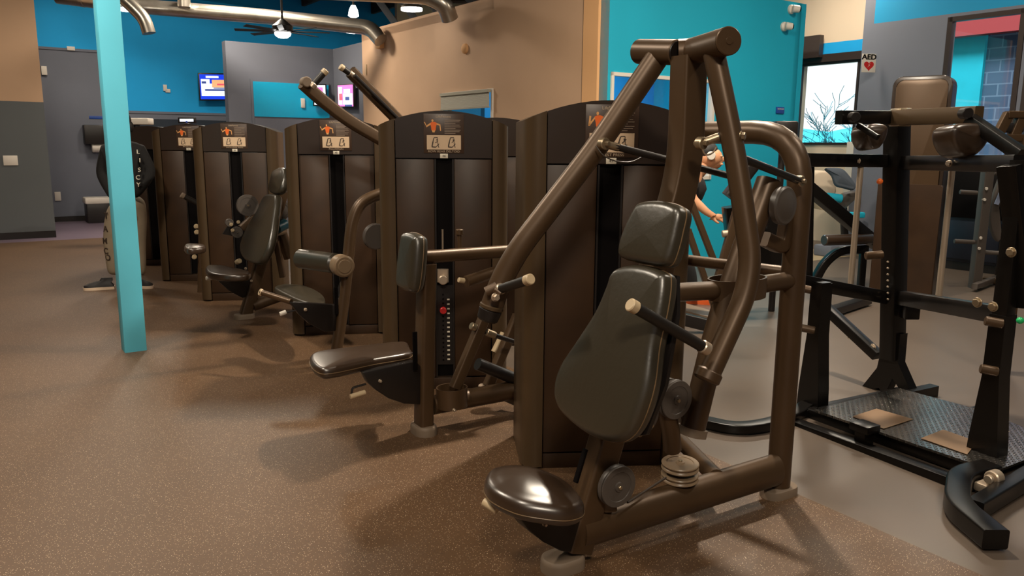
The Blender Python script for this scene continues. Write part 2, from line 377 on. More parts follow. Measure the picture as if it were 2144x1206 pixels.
# outdoors: field, hills, neighbouring building, bare tree
g = G(); g.bx(-40, 120, 24, 140, -.2, -.1); g.bx(16, 120, -10, 24, -.2, -.1)
struct(g.o('ground', mat('outdoor_ground', s2l(120, 170, 150), .9, noise=.3, nscale=.4)))
g = G(); rows = []
for j in range(5):
    rows.append([V((4+i*3.0, 60+j*7-i*.4, -.2 if j in (0,) else (3.5+.4*math.sin(i*.7)+.4*math.sin(i*1.9+j))*math.sin(j/4*math.pi*.8+.3))) for i in range(28)])
g.ringfaces(rows, False, (False, False)); struct(g.o('hills', mat('teal_hills', s2l(40, 165, 180), .9, noise=.4, nscale=.5)))
def branch(g, p, d, L, r, n):
    r = max(r, .006)
    q = p+d*L; m = p.lerp(q, .5)+V((random.uniform(-1, 1), random.uniform(-1, 1), random.uniform(-.5, 1)))*L*.08
    g.tube([p, m, q], r=r, n=5 if r < .02 else 7)
    if n == 0: return
    for k in range(3 if n > 1 else 4):
        dd = (d+V((random.uniform(-1, 1), random.uniform(-1, 1), random.uniform(-.5, .5)))*.85).normalized()
        branch(g, p.lerp(q, random.uniform(.5, 1)), dd, L*random.uniform(.6, .85), r*.6, n-1)
g = G(); tp = at(1775, 330, 19); tp.z = -.2
branch(g, tp, V((-.12, 0, 1)).normalized(), 1.15, .03, 4)
for dx in ((-.9, .2, .35), (-.7, -.3, .6), (.6, .2, .6)): branch(g, tp+V((-.1, 0, 1.0)), V(dx).normalized(), .9, .016, 3)
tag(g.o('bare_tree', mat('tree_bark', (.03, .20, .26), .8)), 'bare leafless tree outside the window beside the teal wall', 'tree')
# neighbouring building seen through the big window
oy = 4.0
p0 = W1+B3*oy
def brickmat():
    m = mat('painted_brick', s2l(70, 92, 118), .8); N = m.node_tree; b = N.nodes['Principled BSDF']; tc = N.nodes.new('ShaderNodeTexCoord'); mp = N.nodes.new('ShaderNodeMapping')
    mp.inputs['Rotation'].default_value = (math.radians(90), 0, math.radians(-35)); br = N.nodes.new('ShaderNodeTexBrick'); N.links.new(tc.outputs['UV'], br.inputs['Vector'])
    br.inputs['Color1'].default_value = (*s2l(66, 84, 110), 1); br.inputs['Color2'].default_value = (*s2l(80, 96, 122), 1); br.inputs['Mortar'].default_value = (*s2l(110, 128, 150), 1)
    br.inputs['Scale'].default_value = 1; br.inputs['Brick Width'].default_value = .40; br.inputs['Row Height'].default_value = .2; br.inputs['Mortar Size'].default_value = .012
    N.links.new(br.outputs['Color'], b.inputs['Base Color']); return m
def uvplane(ob, o, X, Y):
    me = ob.data; uv = me.uv_layers.new(name='u')
    for lp in me.loops: c = me.vertices[lp.vertex_index].co-V(o); uv.data[lp.index].uv = (c.dot(V(X)), c.dot(V(Y)))
bh = hit(2044, p0, A3)
g = G(); g.bx(-6, 0, 0, .4, -.1, 4.2, F=(bh, A3, B3)); ob = g.o('brick_wall', brickmat()); uvplane(ob, (0, 0, 0), A3, Z3); tag(ob, 'blue-grey painted brick wall outside the large right window', 'brick wall')
g = G(); g.bx(0, 1.6, -.08, .4, -.1, 4.2, F=(bh, A3, B3)); tag(g.o('stucco_wall', mat('turquoise_stucco', s2l(20, 190, 210), .8, noise=.08, nscale=3)), 'turquoise stucco wall outside the large right window left of the brick', 'wall panel')
g = G(); g.bx(-6, 1.6, -.32, -.1, zt1+.24, zt1+.52, F=(bh, A3, B3)); tag(g.o('red_soffit', mat('red_soffit', s2l(165, 60, 62), .7)), 'red boarded soffit outside above the large right window', 'soffit')
g = G(); g.prism([V((-15.9, -4.9, FZ)), V((15.9, -4.9, FZ)), k0+B3*.2+Z3*FZ, f0+B3*.2+Z3*FZ, k2+B3*.2+Z3*FZ, k3+B3*.2+Z3*FZ, V((k3.x, 23.9, FZ)), V((-15.9, 23.9, FZ))], Z3*.1); struct(g.o('ceiling', 'ceil'))
# the rest of the shell, behind and beside the camera
wall('wall_front', (-15.8, -4.8, 0), (15.8, -4.8, 0), 0, FZ, 'grey', .15, -1)
wall('wall_side', (-15.8, -4.8, 0), (-15.8, 23.8, 0), 0, FZ, 'tan', .15, 1)
wall('wall_side', x0-B3*6, x0, 0, FZ, 'grey', .2)
wall('wall_side', k0, V((15.8, -4.6, 0)), 0, FZ, 'grey', .2, -1)
# ---------------- ceiling works ----------------
def duct(pts, r, label, seams=()):
    t = thing('air_duct', label, 'air duct', pts[0], 'silver air ducts under the ceiling'); g = G(); g.tube(pts, r, 24, fil=r*2.2); g.o('duct_pipe', 'duct', t)
    for a in seams:
        p = pts[0].lerp(pts[1], a); d = (pts[1]-pts[0]).normalized(); g = G(); g.cyl(p-d*.04, p+d*.04, r*1.05); g.o('duct_collar', 'duct', t)
    return t
DL = duct([at(120, -8, 13.5), at(300, 14, 13.5), at(560, 35, 13.5), at(775, 58, 13.2), at(797, 84, 13.1)], .12, 'long silver spiral duct running across above the fan', (.3,))
duct([at(255, -6, 12.6), at(280, 16, 12.6), at(303, 40, 12.6), at(312, 70, 12.6)], .10, 'short silver duct elbow blowing down right of the turquoise post')
duct([at(660, -22, 10.5), at(760, -16, 10.8), at(895, -10, 11), at(932, 10, 11), at(942, 40, 11.1)], .115, 'silver duct bending down behind the tan wall top')
g = G(); g.cyl(at(384, -20, 13.3), at(386, 17, 13.3), .1); g.o('duct_branch', 'duct', DL)
for i, (a, b) in enumerate((((792, 0), (840, 66)), ((835, -5), (878, 52)), ((880, -20), (925, 36)), ((960, -22), (1005, 18)))):
    g = G(); g.tube([at(*a, 14.7), at(*b, 14.7)], prof=rr(.12, .12, .01)); o = g.o('roof_beam', 'beam')
    tag(o, ['slate roof beam nearest the pendant lamp', 'short slate roof beam second from the pendant lamp', 'slate roof beam crossing behind the bent duct', 'slate roof beam rightmost over the tan wall'][i], 'beam', 'slanting roof beams above the tan wall')
bw = ta+A3*2.5
g = G(); g.bx(0, 10, 0, .1, 3.45, FZ, F=(hit(836, bw, B3), B3, A3)); struct(g.o('wall_upper', 'tan'))
for i in range(9):
    g = G(); p = V((-9+i*2.0, 12.8, FZ-.32)); g.tube([p, p+A3*8-Z3*0], prof=rr(.08, .28, .01)); g.tube([p-A3*3, p], prof=rr(.08, .28, .01)); struct(g.o('beam', mat('dark_joist', (.05, .03, .02), .8)))
for i in range(3):
    g = G(); p = V((-9, 13+i*1.6, FZ-.5)); g.tube([p, p+V((11, 1, 0))], r=.045); struct(g.o('beam', mat('conduit', (.12, .07, .045), .6)))
# fan
fc = at(592, 70, 12.0)
t = thing('ceiling_fan', 'dark ceiling fan with lit globe hanging before the blue wall', 'ceiling fan', fc-Z3*.1)
g = G(); g.cyl(fc+Z3*.15, V((fc.x, fc.y, FZ)), .016); g.o('downrod', 'dark', t)
g = G(); g.lathe(fc-Z3*.0, Z3, [(0, .09), (.03, .14), (.1, .15), (.16, .08), (.2, .03)]); g.o('motor_housing', 'dark', t)
g = G(); g.lathe(fc-Z3*.07, Z3, [(0, .02), (.01, .07), (.04, .11), (.075, .12)]); g.o('light_globe', 'glow', t)
for i in range(8):
    a = math.radians(12+45*i); d = V((math.cos(a), math.sin(a), 0)); sd = V((-d.y, d.x, 0))
    g = G(); g.box(fc+d*.40+Z3*.03, d*.27, sd*.035+Z3*.01, Z3*.004); g.o('fan_blade', 'dark', t)
def disklamp(px, py, Y, r, label):
    c = at(px, py, Y); t = thing('high_bay_lamp', label, 'ceiling light', c, 'round high bay lights')
    g = G(); g.lathe(c, Z3, [(-.01, r*.6), (0, r), (.03, r)]); g.o('diffuser', 'glow', t); g = G(); g.lathe(c+Z3*.03, Z3, [(0, r*1.02), (.03, r*.95), (.09, r*.35), (.12, .03)]); g.o('housing', 'duct', t)
    g = G(); g.cyl(c+Z3*.14, V((c.x, c.y, FZ)), .012); g.o('rod', 'dark', t)
disklamp(742, 68, 13.4, .16, 'round glowing high bay light under the duct near the tan wall')
disklamp(266, 22, 12.9, .15, 'round glowing light partly behind the turquoise post top')
disklamp(862, 22, 11.5, .15, 'round high bay light above the tan wall edge')
c = at(740, 24, 11.5); t = thing('pendant_lamp', 'small glass pendant lamp hanging before the dark ceiling', 'pendant lamp', c-Z3*.08)
g = G(); g.lathe(c-Z3*.08, Z3, [(0, .04), (.02, .075), (.1, .06), (.16, .03)]); g.o('lamp_shade', 'glow', t); g = G(); g.cyl(c+Z3*.08, V((c.x, c.y, FZ)), .012); g.o('rod', 'dark', t)
# ---------------- the turquoise post ----------------
pl = fl(285, 738); ca, sa = A3, B3
p_a = fl(262, 741); p_b = fl(308, 735); xd = (p_b-p_a).normalized(); yd = V((-xd.y, xd.x, 0))
g = G(); wd = (p_b-p_a).length; g.bx(0, wd, 0, wd, 0, FZ, bev=.004, F=(p_a-xd*0, xd, yd)); o = g.o('square_post', 'post'); tag(o, 'square turquoise steel post rising from the floor to the ceiling', 'post')
# ---------------- weight-stack towers ----------------
def arc(x, W, h0, h1): u = (x-W/2)/(W/2); return h0+(h1-h0)*max(0, 1-u*u)
def vext(g, pts, z0, zf, xof):
    """closed plan outline extruded upwards with an arched top"""
    b2 = bmesh.new(); A = [b2.verts.new(V((p.x, p.y, z0))) for p in pts]; B = [b2.verts.new(V((p.x, p.y, zf(xof(p))))) for p in pts]; n = len(pts)
    b2.faces.new(A[::-1])
    for i in range(n): b2.faces.new((A[i], A[(i+1) % n], B[(i+1) % n], B[i]))
    b2.faces.new(B); g.merge(b2)
def tower(o, yaw, label, title=None, tagno=None, W=.77, H0=1.61, H1=1.70, stack=False, minor=False, kind=0, tall=False, gap=.095):
    o = V((o[0], o[1], 0)); X = V((math.cos(yaw), math.sin(yaw), 0)); Y = V((-X.y, X.x, 0)); F = (o, X, Y)
    P = lambda x, y, z=0: o+X*x+Y*y+Z3*z
    xof = lambda p: (V((p.x, p.y, 0))-o).dot(X); zf = lambda x: arc(x, W, H0, H1)
    t = thing('weight_stack_tower', label, 'gym machine tower', o+X*W/2, 'weight stack towers in the row')
    cx = W/2
    def arched(g, x0, x1, y0, y1, z0, dz=0, n=12, flat=None):
        top = [P(x0+(x1-x0)*i/n, y0, (flat if flat else zf(x0+(x1-x0)*i/n)+dz)) for i in range(n+1)]
        g.prism([P(x0, y0, z0)]+top+[P(x1, y0, z0)], Y*(y1-y0))
    for sgn in (0, 1):
        pr = [(.097, -.012), (.070, -.016), (.040, -.010), (.016, .008), (.003, .035), (0, .07), (0, .40), (.02, .46), (.06, .5), (.097, .5)]
        pts = [P(x if not sgn else W-x, y) for x, y in pr]
        if sgn: pts = pts[::-1]
        g = G(); vext(g, pts, .02, zf, xof); g.o('side_column', 'column', t)
    g = G(); arched(g, .1, W-.1, .03, .5, .03, -.004); g.o('shell', 'panel', t)
    g = G(); arched(g, .102, W-.102, -.004, .03, 1.425, -.002); g.o('header_panel', 'header', t)
    for x0, x1 in ((.102, cx-gap/2-.012), (cx+gap/2+.012, W-.102)):
        g = G(); g.bx(x0, x1, .002, .03, .085, 1.418, .004, F); g.o('front_panel', 'panel', t)
    g = G(); g.bx(.102, W-.102, .006, .03, .0, .078, .003, F); g.o('plinth', 'panel', t)
    g = G(); g.bx(cx-gap/2, cx+gap/2, .026, .029, .085, 1.42, 0, F); g.o('stack_slot', 'void', t)
    for s in (-1, 1):
        g = G(); g.bx(cx+s*(gap/2+.005)-.004, cx+s*(gap/2+.005)+.004, -.001, .03, .085, 1.418, 0, F); g.o('slot_rail', 'dark', t)
    if tagno or title:
        # instruction placard
        px0, px1, pz0, pz1 = cx-.118, cx+.118, 1.452, 1.680; yo = -.0075
        g = G(); g.bx(px0, px1, yo, -.004, pz0, pz1, .001, F); pl_ = g.o('placard', 'plac', t)
        g = G(); g.bx(px0+.018, px1-.018, yo-.001, yo, pz0+.022, pz0+.105, 0, F); g.o('picture_panel', 'pcream', pl_)
        g = G()
        for k in range(9 if not minor else 4):
            zz = pz0+.192-k*.009*(1 if not minor else 2.2)-(k//2)*.001; x1_ = px1-.02-(.03 if k % 3 == 2 else .006*(k % 2)); g.bx(cx+.004, x1_, yo-.001, yo, zz-.0018, zz+.0018, 0, F)
        g.o('text_lines', 'pline', pl_)
        text('LifeFitness', .021, P(cx-.003, yo-.0005, pz0+.212), X, Z3, 'plogo', pl_, 'logo')
        g = G(); fx, fz = cx-.060, pz0+.155
        q = lambda x, z, y=0: P(fx+x, yo-.0012-y, fz+z)
        def flat(g, pts, y=0): g.prism([q(a, b, y) for a, b in pts], Y*.001)
        flat(g, [(-.020, .02), (-.008, .026), (.008, .026), (.020, .02), (.014, -.004), (.012, -.022), (-.012, -.022), (-.014, -.004)])
        g.o('muscle_figure', 'orange', pl_)
        g = G()
        if kind == 1: arms = [[(-.018, .02), (-.018, .01), (-.04, -.02), (-.046, -.014)], [(-.046, -.020), (-.038, -.020), (-.034, .022), (-.042, .024)], [(.018, .02), (.018, .010), (.034, -.016), (.042, -.012)]]
        else: arms = [[(-.018, .02), (-.016, .010), (-.042, -.006), (-.044, .004)], [(-.044, .004), (-.038, -.002), (-.05, .026), (-.056, .024)], [(.018, .02), (.018, .010), (.036, .004), (.040, .012)], [(.034, .010), (.040, .012), (.044, -.024), (.038, -.026)]]
        for a in arms: flat(g, a, .0002)
        flat(g, [(.006*math.cos(i*.785)-.006, .034+.008*math.sin(i*.785)) for i in range(8)], .0002)
        flat(g, [(-.010, -.022), (.010, -.022), (.006, -.034), (-.006, -.034)], .0002)
        g.o('muscle_figure', 'fskin', pl_)
        g = G(); yk = yo-.0022
        for sx in (-.048, .048):
            u = lambda a, b: P(cx+sx+a, yk, pz0+.062+b)
            def st(a, b, w_=.003):
                a, b = V((*a, 0)), V((*b, 0)); d = (b-a).normalized(); nn = V((-d.y, d.x, 0))*w_/2
                g.prism([u(*(p.xy)) for p in (a+nn, b+nn, b-nn, a-nn)], Y*.001)
            st((-.022, -.022), (-.016, .006), .007); st((-.016, .006), (-.010, .028), .005); st((-.024, -.024), (.0, -.026), .006); st((-.010, .030), (.010, .030), .004)
            st((.010, .030), (.012, -.004)); st((.0, -.026), (.020, -.006), .004); st((.012, -.004), (.018, -.028), .004); st((-.002, .0), (.012, .008) if sx < 0 else (.016, .018), .004); st((.004, .016), (.010, .016), .008)
        g.o('exercise_drawing', 'ink', pl_)
        if title: text(title, .017, P(cx, yo-.0005, pz0+.011), X, Z3, 'plogo', pl_, 'machine_title', sx=1.15)
        g = G(); g.bx(cx-.023, cx+.023, -.009, -.0045, 1.424, 1.450, .001, F); tg = g.o('number_tag', 'tick', t)
        if tagno: text(tagno, .02, P(cx, -.0095, 1.437), X, Z3, 'ink', tg, 'number')
    if stack:
        g = G(); g.bx(cx-.055, cx+.055, .012, .026, .16, .66, 0, F); sk = g.o('weight_stack', 'dark', t)
        g = G()
        for k in range(14): g.bx(cx+.012, cx+.028, .009, .0125, .19+k*.029, .199+k*.029, 0, F)
        g.o('weight_numbers', 'tick', sk)
        g = G()
        for k in range(16): g.cyl(P(cx-.012, .0125, .19+k*.0275), P(cx-.012, .008, .19+k*.0275), .006, n=10)
        g.o('pin_holes', 'void', sk)
        g = G(); g.cyl(P(cx-.012, .02, .80), P(cx-.012, .02, 1.0), .006, n=8); g.tube([P(cx-.012, .01, .68), P(cx-.012, .01, .76)], prof=rr(.07, .03, .01)); g.o('selector_shaft', 'steel', t)
        g = G(); g.cyl(P(cx-.012, -.005, .70), P(cx-.012, -.05, .70), .028, n=20); g.o('selector_knob', 'steel', t, label='round silver selector knob')
        g = G(); g.cyl(P(cx-.012, .0, .51), P(cx-.012, -.04, .51), .02, n=14); g.o('weight_pin', 'red', t, label='red weight pin')
    return t, P
tA = fl(1078, 985)
T1, T1P = tower(tA+V((.028, 0, 0)), math.radians(5), 'large dark weight tower standing directly behind the foreground chest press', 'CHEST PRESS', '47', kind=1)
lineT = lambda px: hit(px, tA, fl(612, 705)-tA)
T2, T2P = tower(lineT(791), math.radians(6), 'dark weight tower with visible numbered stack and silver selector behind the row machine', 'ROW REAR DELTOID', '46', stack=True)
T3, T3P = tower(fl(612, 705), math.radians(9), 'dark weight tower behind the thigh roller, raised pulldown arm crossing its top', 'PULLDOWN', '45')
T4, T4P = tower(fl(422, 632), math.radians(8), 'dark weight tower right behind the blue-sheened shoulder press seat', 'SHOULDER PRESS', '44')
T5, T5P = tower(fl(337, 590), math.radians(6), 'dark weight tower half hidden behind the left edge of the shoulder press tower', 'BICEPS CURL', '43')
T6, T6P = tower(at(262, 560, 9.6).xy.to_3d()*1.0, math.radians(6), 'farthest dark weight tower of the row, beside the standing person in khaki pants')
T7, T7P = tower(T2P(.40, 1.05), math.radians(6), 'dark tower peeking out behind the right edge of the numbered-stack tower')
# ---------------- shared machine pieces ----------------
def foot(g, c, d, L=.075, Wd=.055, h=.05):
    c = V(c); c.z = 0; d = V(d).normalized(); s = V((-d.y, d.x, 0)); rings = []
    for z, k in ((0, 1), (h*.7, 1), (h*.92, .95), (h, .86)):
        rings.append([c+Z3*z+(d*(L if math.cos(a) > 0 else -L)*.45)+(d*math.cos(a)+s*math.sin(a))*Wd*k for a in [2*math.pi*(i+.5)/28 for i in range(28)]])
    g.ringfaces(rings)
def pulley(parent, c, n, r, m='pulley', th=.03, two=False):
    c = V(c); n = V(n).normalized(); g = G()
    g.lathe(c-n*th/2, n, [(0, r*.9), (0, r*.97), (th*.12, r), (th*.35, r*.97), (th*.5, r*.9), (th*.65, r*.97), (th*.88, r), (th, r*.97), (th+.0005, r*.72), (th-.002, r*.70), (th-.002, r*.25), (th+.003, r*.22), (th+.004, .001)], 36)
    p = g.o('pulley', m, parent); g = G(); g.cyl(c+n*(th/2), c+n*(th/2+.010), r*.10, n=6); g.o('axle_bolt', 'brass', p); return p
def bolt(parent, c, n, r=.012, m='brass'):
    c = V(c); n = V(n).normalized(); g = G(); g.cyl(c, c+n*.006, r*1.25); g.cyl(c+n*.006, c+n*.018, r, n=6); return g.o('bolt', m, parent)
def handle(parent, a, b, r=.018, cap='cream', collar=None):
    """rubber grip from its root a to its tip b, with pale end cap"""
    a, b = V(a), V(b); d = (b-a).normalized(); g = G(); g.cyl(a, b-d*.02, r); h = g.o('handle_grip', 'grip', parent)
    g = G(); g.cyl(b-d*.03, b, r*1.12); g.o('handle_end_cap', cap, h)
    g = G(); g.cyl(a-d*.004, a+d*.028, r*1.2); g.o('handle_collar', 'steel', h); return h
# ---------------- foreground chest press ----------------
PA = fl(1180, 1190); AX = V((.847, .532, 0)); NX = V((-.532, .847, 0))   # rearwards along the machine; across it, away from the camera
cp = lambda x, y, w_=0, O=PA, n=NX: onp(x, y, O+n*w_, n)
m1 = thing('chest_press_machine', 'large bronze chest press with padded backrest and seat in the right foreground', 'gym machine', PA)
# main column, bent forwards under the crossbar
g = G(); g.tube([cp(1443, 118), cp(1434, 355), cp(1266, 935), cp(1203, 1150)], prof=rr(.088, .108, .012), up=AX, fil=.14); g.o('main_column', 'bronze', m1)
g = G(); foot(g, cp(1178, 1185), -AX*.9, .05, .062, .055); g.o('foot_cap', 'foot', m1)
# base rail
rb0, rb1 = cp(1210, 1118), cp(1622, 985); rb0.z = rb1.z = .13
g = G(); g.tube([rb0, rb1], r=(.055, .070), n=24); g.o('base_rail', 'bronze', m1)
# rear upright bending over to the tower
PB = fl(1628, 1035); top = 1.565
tq = T1P(.772, .22); tq.z = top
g = G(); g.tube([PB+Z3*.04, V((PB.x, PB.y, top)), tq], r=(.050, .050), n=24, fil=.24); g.o('rear_frame', 'bronze', m1)
g = G(); foot(g, PB+V((.0, -.01, 0)), AX, .085, .055, .045); g.o('foot_cap', 'foot', m1)
g = G(); g.tube([cp(1500, 1000), T1P(.775, .2, .10)], r=.035); g.o('base_brace', 'bronze', m1)
# mid cross tubes and oval guard ring
mz = .02
a_, b_ = cp(1392, 612), cp(1636, 585)
r_c = cp(1543, 602); rc0 = r_c-AX*.135; rc1 = r_c+AX*.135
g = G(); g.tube([cp(1385, 614), rc0+AX*.008], r=.036, n=20); g.o('cross_tube', 'bronze', m1); g = G(); g.tube([rc1-AX*.004, V((PB.x, PB.y, rc1.z))], r=.036, n=20); g.o('cross_tube', 'bronze', m1)
g = G()
for R_, r2 in ((0, 0),):
    out = []; inn = []
    for i in range(40):
        a = 2*math.pi*i/40; out.append(r_c+AX*.14*math.cos(a)+NX*.085*math.sin(a)); inn.append(r_c+AX*.133*math.cos(a)+NX*.078*math.sin(a))
    g.ringfaces([[p-Z3*.04 for p in out], [p+Z3*.04 for p in out], [p+Z3*.04 for p in inn], [p-Z3*.04 for p in inn], [p-Z3*.04 for p in out]], True, (False, False))
g.o('guard_ring', 'bronze', m1)
g = G(); g.tube([T1P(.775, .1, .98), V((PB.x, PB.y, .985))], r=.026, n=16); g.o('cross_tube', 'bronze', m1)
# crossbar
yk = cp(1443, 112)
xe, xn = cp(1337, 108, .24), cp(1524, 86, -.24); xm_ = cp(1425, 110, .02)
g = G(); g.cyl(xe, xm_.lerp(xe, .07), .045, e=.004, n=32); g.o('pivot_tube', 'bronze', m1)
g = G(); g.cyl(xm_.lerp(xe, .09), xm_.lerp(xe, .05), .040, n=24, e=.001); g.o('pivot_gap', 'dark', m1)
g = G(); g.tube([xm_.lerp(xe, .05), cp(1448, 108), xn], r=.046, n=32, fil=.05); g.o('pivot_tube', 'bronze', m1)
nd = (xn-cp(1448, 108)).normalized(); g = G(); g.cyl(xn, xn+nd*.008, .046, e=.003, n=32); g.cyl(xn+nd*.008, xn+nd*.010, .012, n=16); g.o('pivot_end_disc', 'bronze', m1)
# press arms
g = G(); g.tube([cp(1378, 118, .13), cp(1252, 305, .22), cp(1085, 522, .33), cp(1048, 590, .36), cp(1026, 652, .37)], r=(.036, .043), n=24, fil=.10); fa = g.o('press_arm', 'bronze', m1)
e_ = cp(1026, 652, .37); g = G(); g.cyl(e_+V((.004, 0, .012)), e_-V((.012, 0, .035)), .044, .040); g.o('arm_end_cap', 'dark', fa)
g = G(); g.cyl(e_+V((.008, 0, .026)), e_+V((.0035, 0, .010)), .046); g.o('arm_end_collar', 'column', fa)
g = G(); g.tube([cp(1494, 108, -.15), cp(1541, 330, -.25), cp(1572, 545, -.33), cp(1560, 620, -.34), cp(1482, 790, -.33)], r=(.036, .043), n=24, fil=.16); na_ = g.o('press_arm', 'bronze', m1)
e_ = cp(1480, 792, -.33); dd = (e_-cp(1560, 620, -.34)).normalized(); g = G(); g.cyl(e_-dd*.030, e_+dd*.010, .0445); g.o('arm_end_cap', 'bronze', na_)
# handles
h0 = cp(1480, 731, -.37)
_cb, _ct = cp(1240, 800), cp(1335, 420); _l = (_ct-_cb).normalized(); _n = NX.cross(_l).normalized(); _n = _n if _n.dot(AX) < 0 else -_n
h1 = onp(1318, 637, _cb+_n*.235, _n)
handle(na_, h0, h1, .0185)
h0, h1 = cp(1042, 607, .32), cp(1112, 584, .12)
handle(fa, h0, h1, .0175)
g = G(); g.tube([cp(1018, 612, .34), cp(1042, 600, .32)], r=.02); g.cyl(cp(1036, 606, .31), cp(1050, 616, .29), .014); g.o('handle_bracket', 'bronze', fa); bolt(fa, cp(1036, 622, .30), -NX, .013, 'steel')
# head pad and backrest: outlines on one leaning plane
cb, ct = cp(1240, 800), cp(1335, 420)
ld = (ct-cb).normalized(); PN = NX.cross(ld).normalized()
if PN.dot(AX) > 0: PN = -PN
P0 = cb+PN*.095
bp = lambda x, y: onp(x, y, P0, PN)
back = [(1290, 557), (1330, 552), (1378, 566), (1386, 590), (1378, 650), (1362, 720), (1352, 800), (1335, 860), (1312, 905), (1280, 924), (1235, 915), (1190, 885), (1160, 850), (1154, 810), (1168, 762), (1205, 705), (1240, 650), (1262, 600), (1272, 572)]
g = G(); g.cushion([bp(*q) for q in back], PN, .085, .030, .014, 5); bk = g.o('backrest', 'vinyl', m1)
hp_ = [(1334, 421), (1370, 417), (1405, 424), (1419, 440), (1412, 480), (1402, 520), (1390, 548), (1372, 553), (1340, 548), (1305, 541), (1289, 533), (1291, 505), (1304, 468), (1320, 436)]
g = G(); g.cushion([bp(*q) for q in hp_], PN, .080, .026, .006, 4); hd_ = g.o('head_pad', 'vinyl', m1)
def seam(parent, pts, off, r=.0022):
    L_ = smooth_loop(pts, 4); L_.append(L_[0]); g = G(); g.tube([p-PN*off for p in L_], r=r, n=6, caps=(False, False)); return g.o('seam', 'piping', parent)
seam(bk, [bp(*q) for q in back], .042); seam(hd_, [bp(*q) for q in hp_], .040)
g = G(); g.prism([bp(*q)-PN*.085 for q in back[::2]], -PN*.014); g.o('backing_board', 'dark', m1)
# seat
SZ = .395
sp_ = [fl(x, y, SZ) for x, y in [(1014, 1003), (1026, 980), (1062, 966), (1110, 962), (1150, 970), (1190, 990), (1219, 1022), (1222, 1046), (1190, 1062), (1140, 1064), (1080, 1058), (1032, 1038), (1016, 1020)]]
sn = (Z3-AX*.13).normalized(); sc0 = sum(sp_, V((0, 0, 0)))/len(sp_)
sp_ = [p-Z3*((p-sc0).dot(AX)*.13) for p in sp_]
g = G(); g.cushion(sp_, Z3, .075, .034, .034, 5); st_ = g.o('seat', 'vinyl_seat', m1)
L_ = smooth_loop(sp_, 4); L_.append(L_[0]); g = G(); g.tube([p-Z3*.045 for p in L_], r=.002, n=6, caps=(False, False)); g.o('seam', 'piping', st_)
cam_ = [(1058, 1045), (1218, 1050), (1216, 1090), (1190, 1140), (1150, 1136), (1112, 1116), (1082, 1092), (1064, 1068)]
g = G(); g.prism([cp(x, y, .035) for x, y in cam_], -NX*.075, .006); g.o('seat_adjuster_plate', 'dark', m1)
bolt(m1, cp(1138, 1096, -.04), -NX, .006, 'steel')
la, lb = cp(1068, 1043, -.03), cp(1046, 1062, -.05)
g = G(); g.tube([la, lb], r=.006, n=10); lv = g.o('adjuster_lever', 'dark', m1); g = G(); g.cyl(cp(1042, 1068, -.05), cp(1013, 1050, .0), .0155); g.o('lever_grip', 'cream', lv)
g = G(); g.tube([cp(1226, 940, -.02), cp(1205, 1010, -.02)], prof=rr(.02, .012, .003), up=AX); g.o('adjuster_track', 'void', m1)
# lever behind the near arm
g = G(); g.tube([cp(1610, 378, -.02), cp(1545, 560, -.02), cp(1502, 685, -.02), cp(1448, 905, -.02)], r=(.048, .054), n=20, fil=.2); lv = g.o('swing_lever', 'bronze', m1)
q = cp(1448, 905, -.02); qd = (q-cp(1502, 685, -.02)).normalized(); g = G(); g.tube([q-qd*.02, q+qd*.012], prof=rr(.108, .10, .035), up=AX); g.o('lever_end_cap', 'foot', lv)
g = G(); g.lathe(cp(1632, 430, -.08), (AX*.12-NX*.99), [(0, .064), (0, .072), (.025, .075), (.032, .068), (.033, .052), (.036, .048), (.040, .001)], 36); g.o('pivot_cover', 'pulley', m1, label='round grey pivot cover')
g = G(); g.tube([cp(1600, 500, .02), cp(1640, 520, .02), cp(1655, 420, .02)], prof=rr(.05, .06, .01), fil=.05); g.o('pivot_bracket', 'bronze', m1)
# linkage rods
def link(pts, r=.013, ends=(1, 1), name='linkage_rod'):
    g = G(); g.tube(pts, r=r, n=14); l = g.o(name, 'dark', m1); d = (pts[-1]-pts[0]).normalized()
    for e, p, s in ((0, pts[0], -1), (1, pts[-1], 1)):
        if ends[e]:
            g = G(); g.cyl(p-NX*.014, p+NX*.014, .022, n=18); g.cyl(p-NX*.03, p+NX*.03, .009, n=6); g.tube([p-d*s*.06, p], r=.015, n=10); g.o('rod_end', 'brass', l)
    return l
link([cp(1264, 301, .17), cp(1440, 345, .06), cp(1556, 376, 0)], .013, (1, 0))
link([cp(1468, 300, -.16), cp(1512, 284, -.20)], .014, (1, 0)); bolt(m1, cp(1549, 285, -.26), -NX+AX*.5, .014)
link([cp(1545, 328, -.14), cp(1674, 379, -.06)], .015, (0, 1))
g = G(); g.tube([cp(1248, 306, .17), cp(1262, 326, .15), cp(1290, 339, .14), cp(1322, 340, .13), cp(1342, 330, .13)], r=.0025, n=6, fil=.03); g.o('safety_cord', 'cable', m1)
g = G(); g.tube([cp(1468, 306, -.17), cp(1476, 326, -.17), cp(1492, 322, -.18), cp(1500, 308, -.18)], r=.003, n=6, fil=.02); g.o('safety_cord', 'steel', m1)
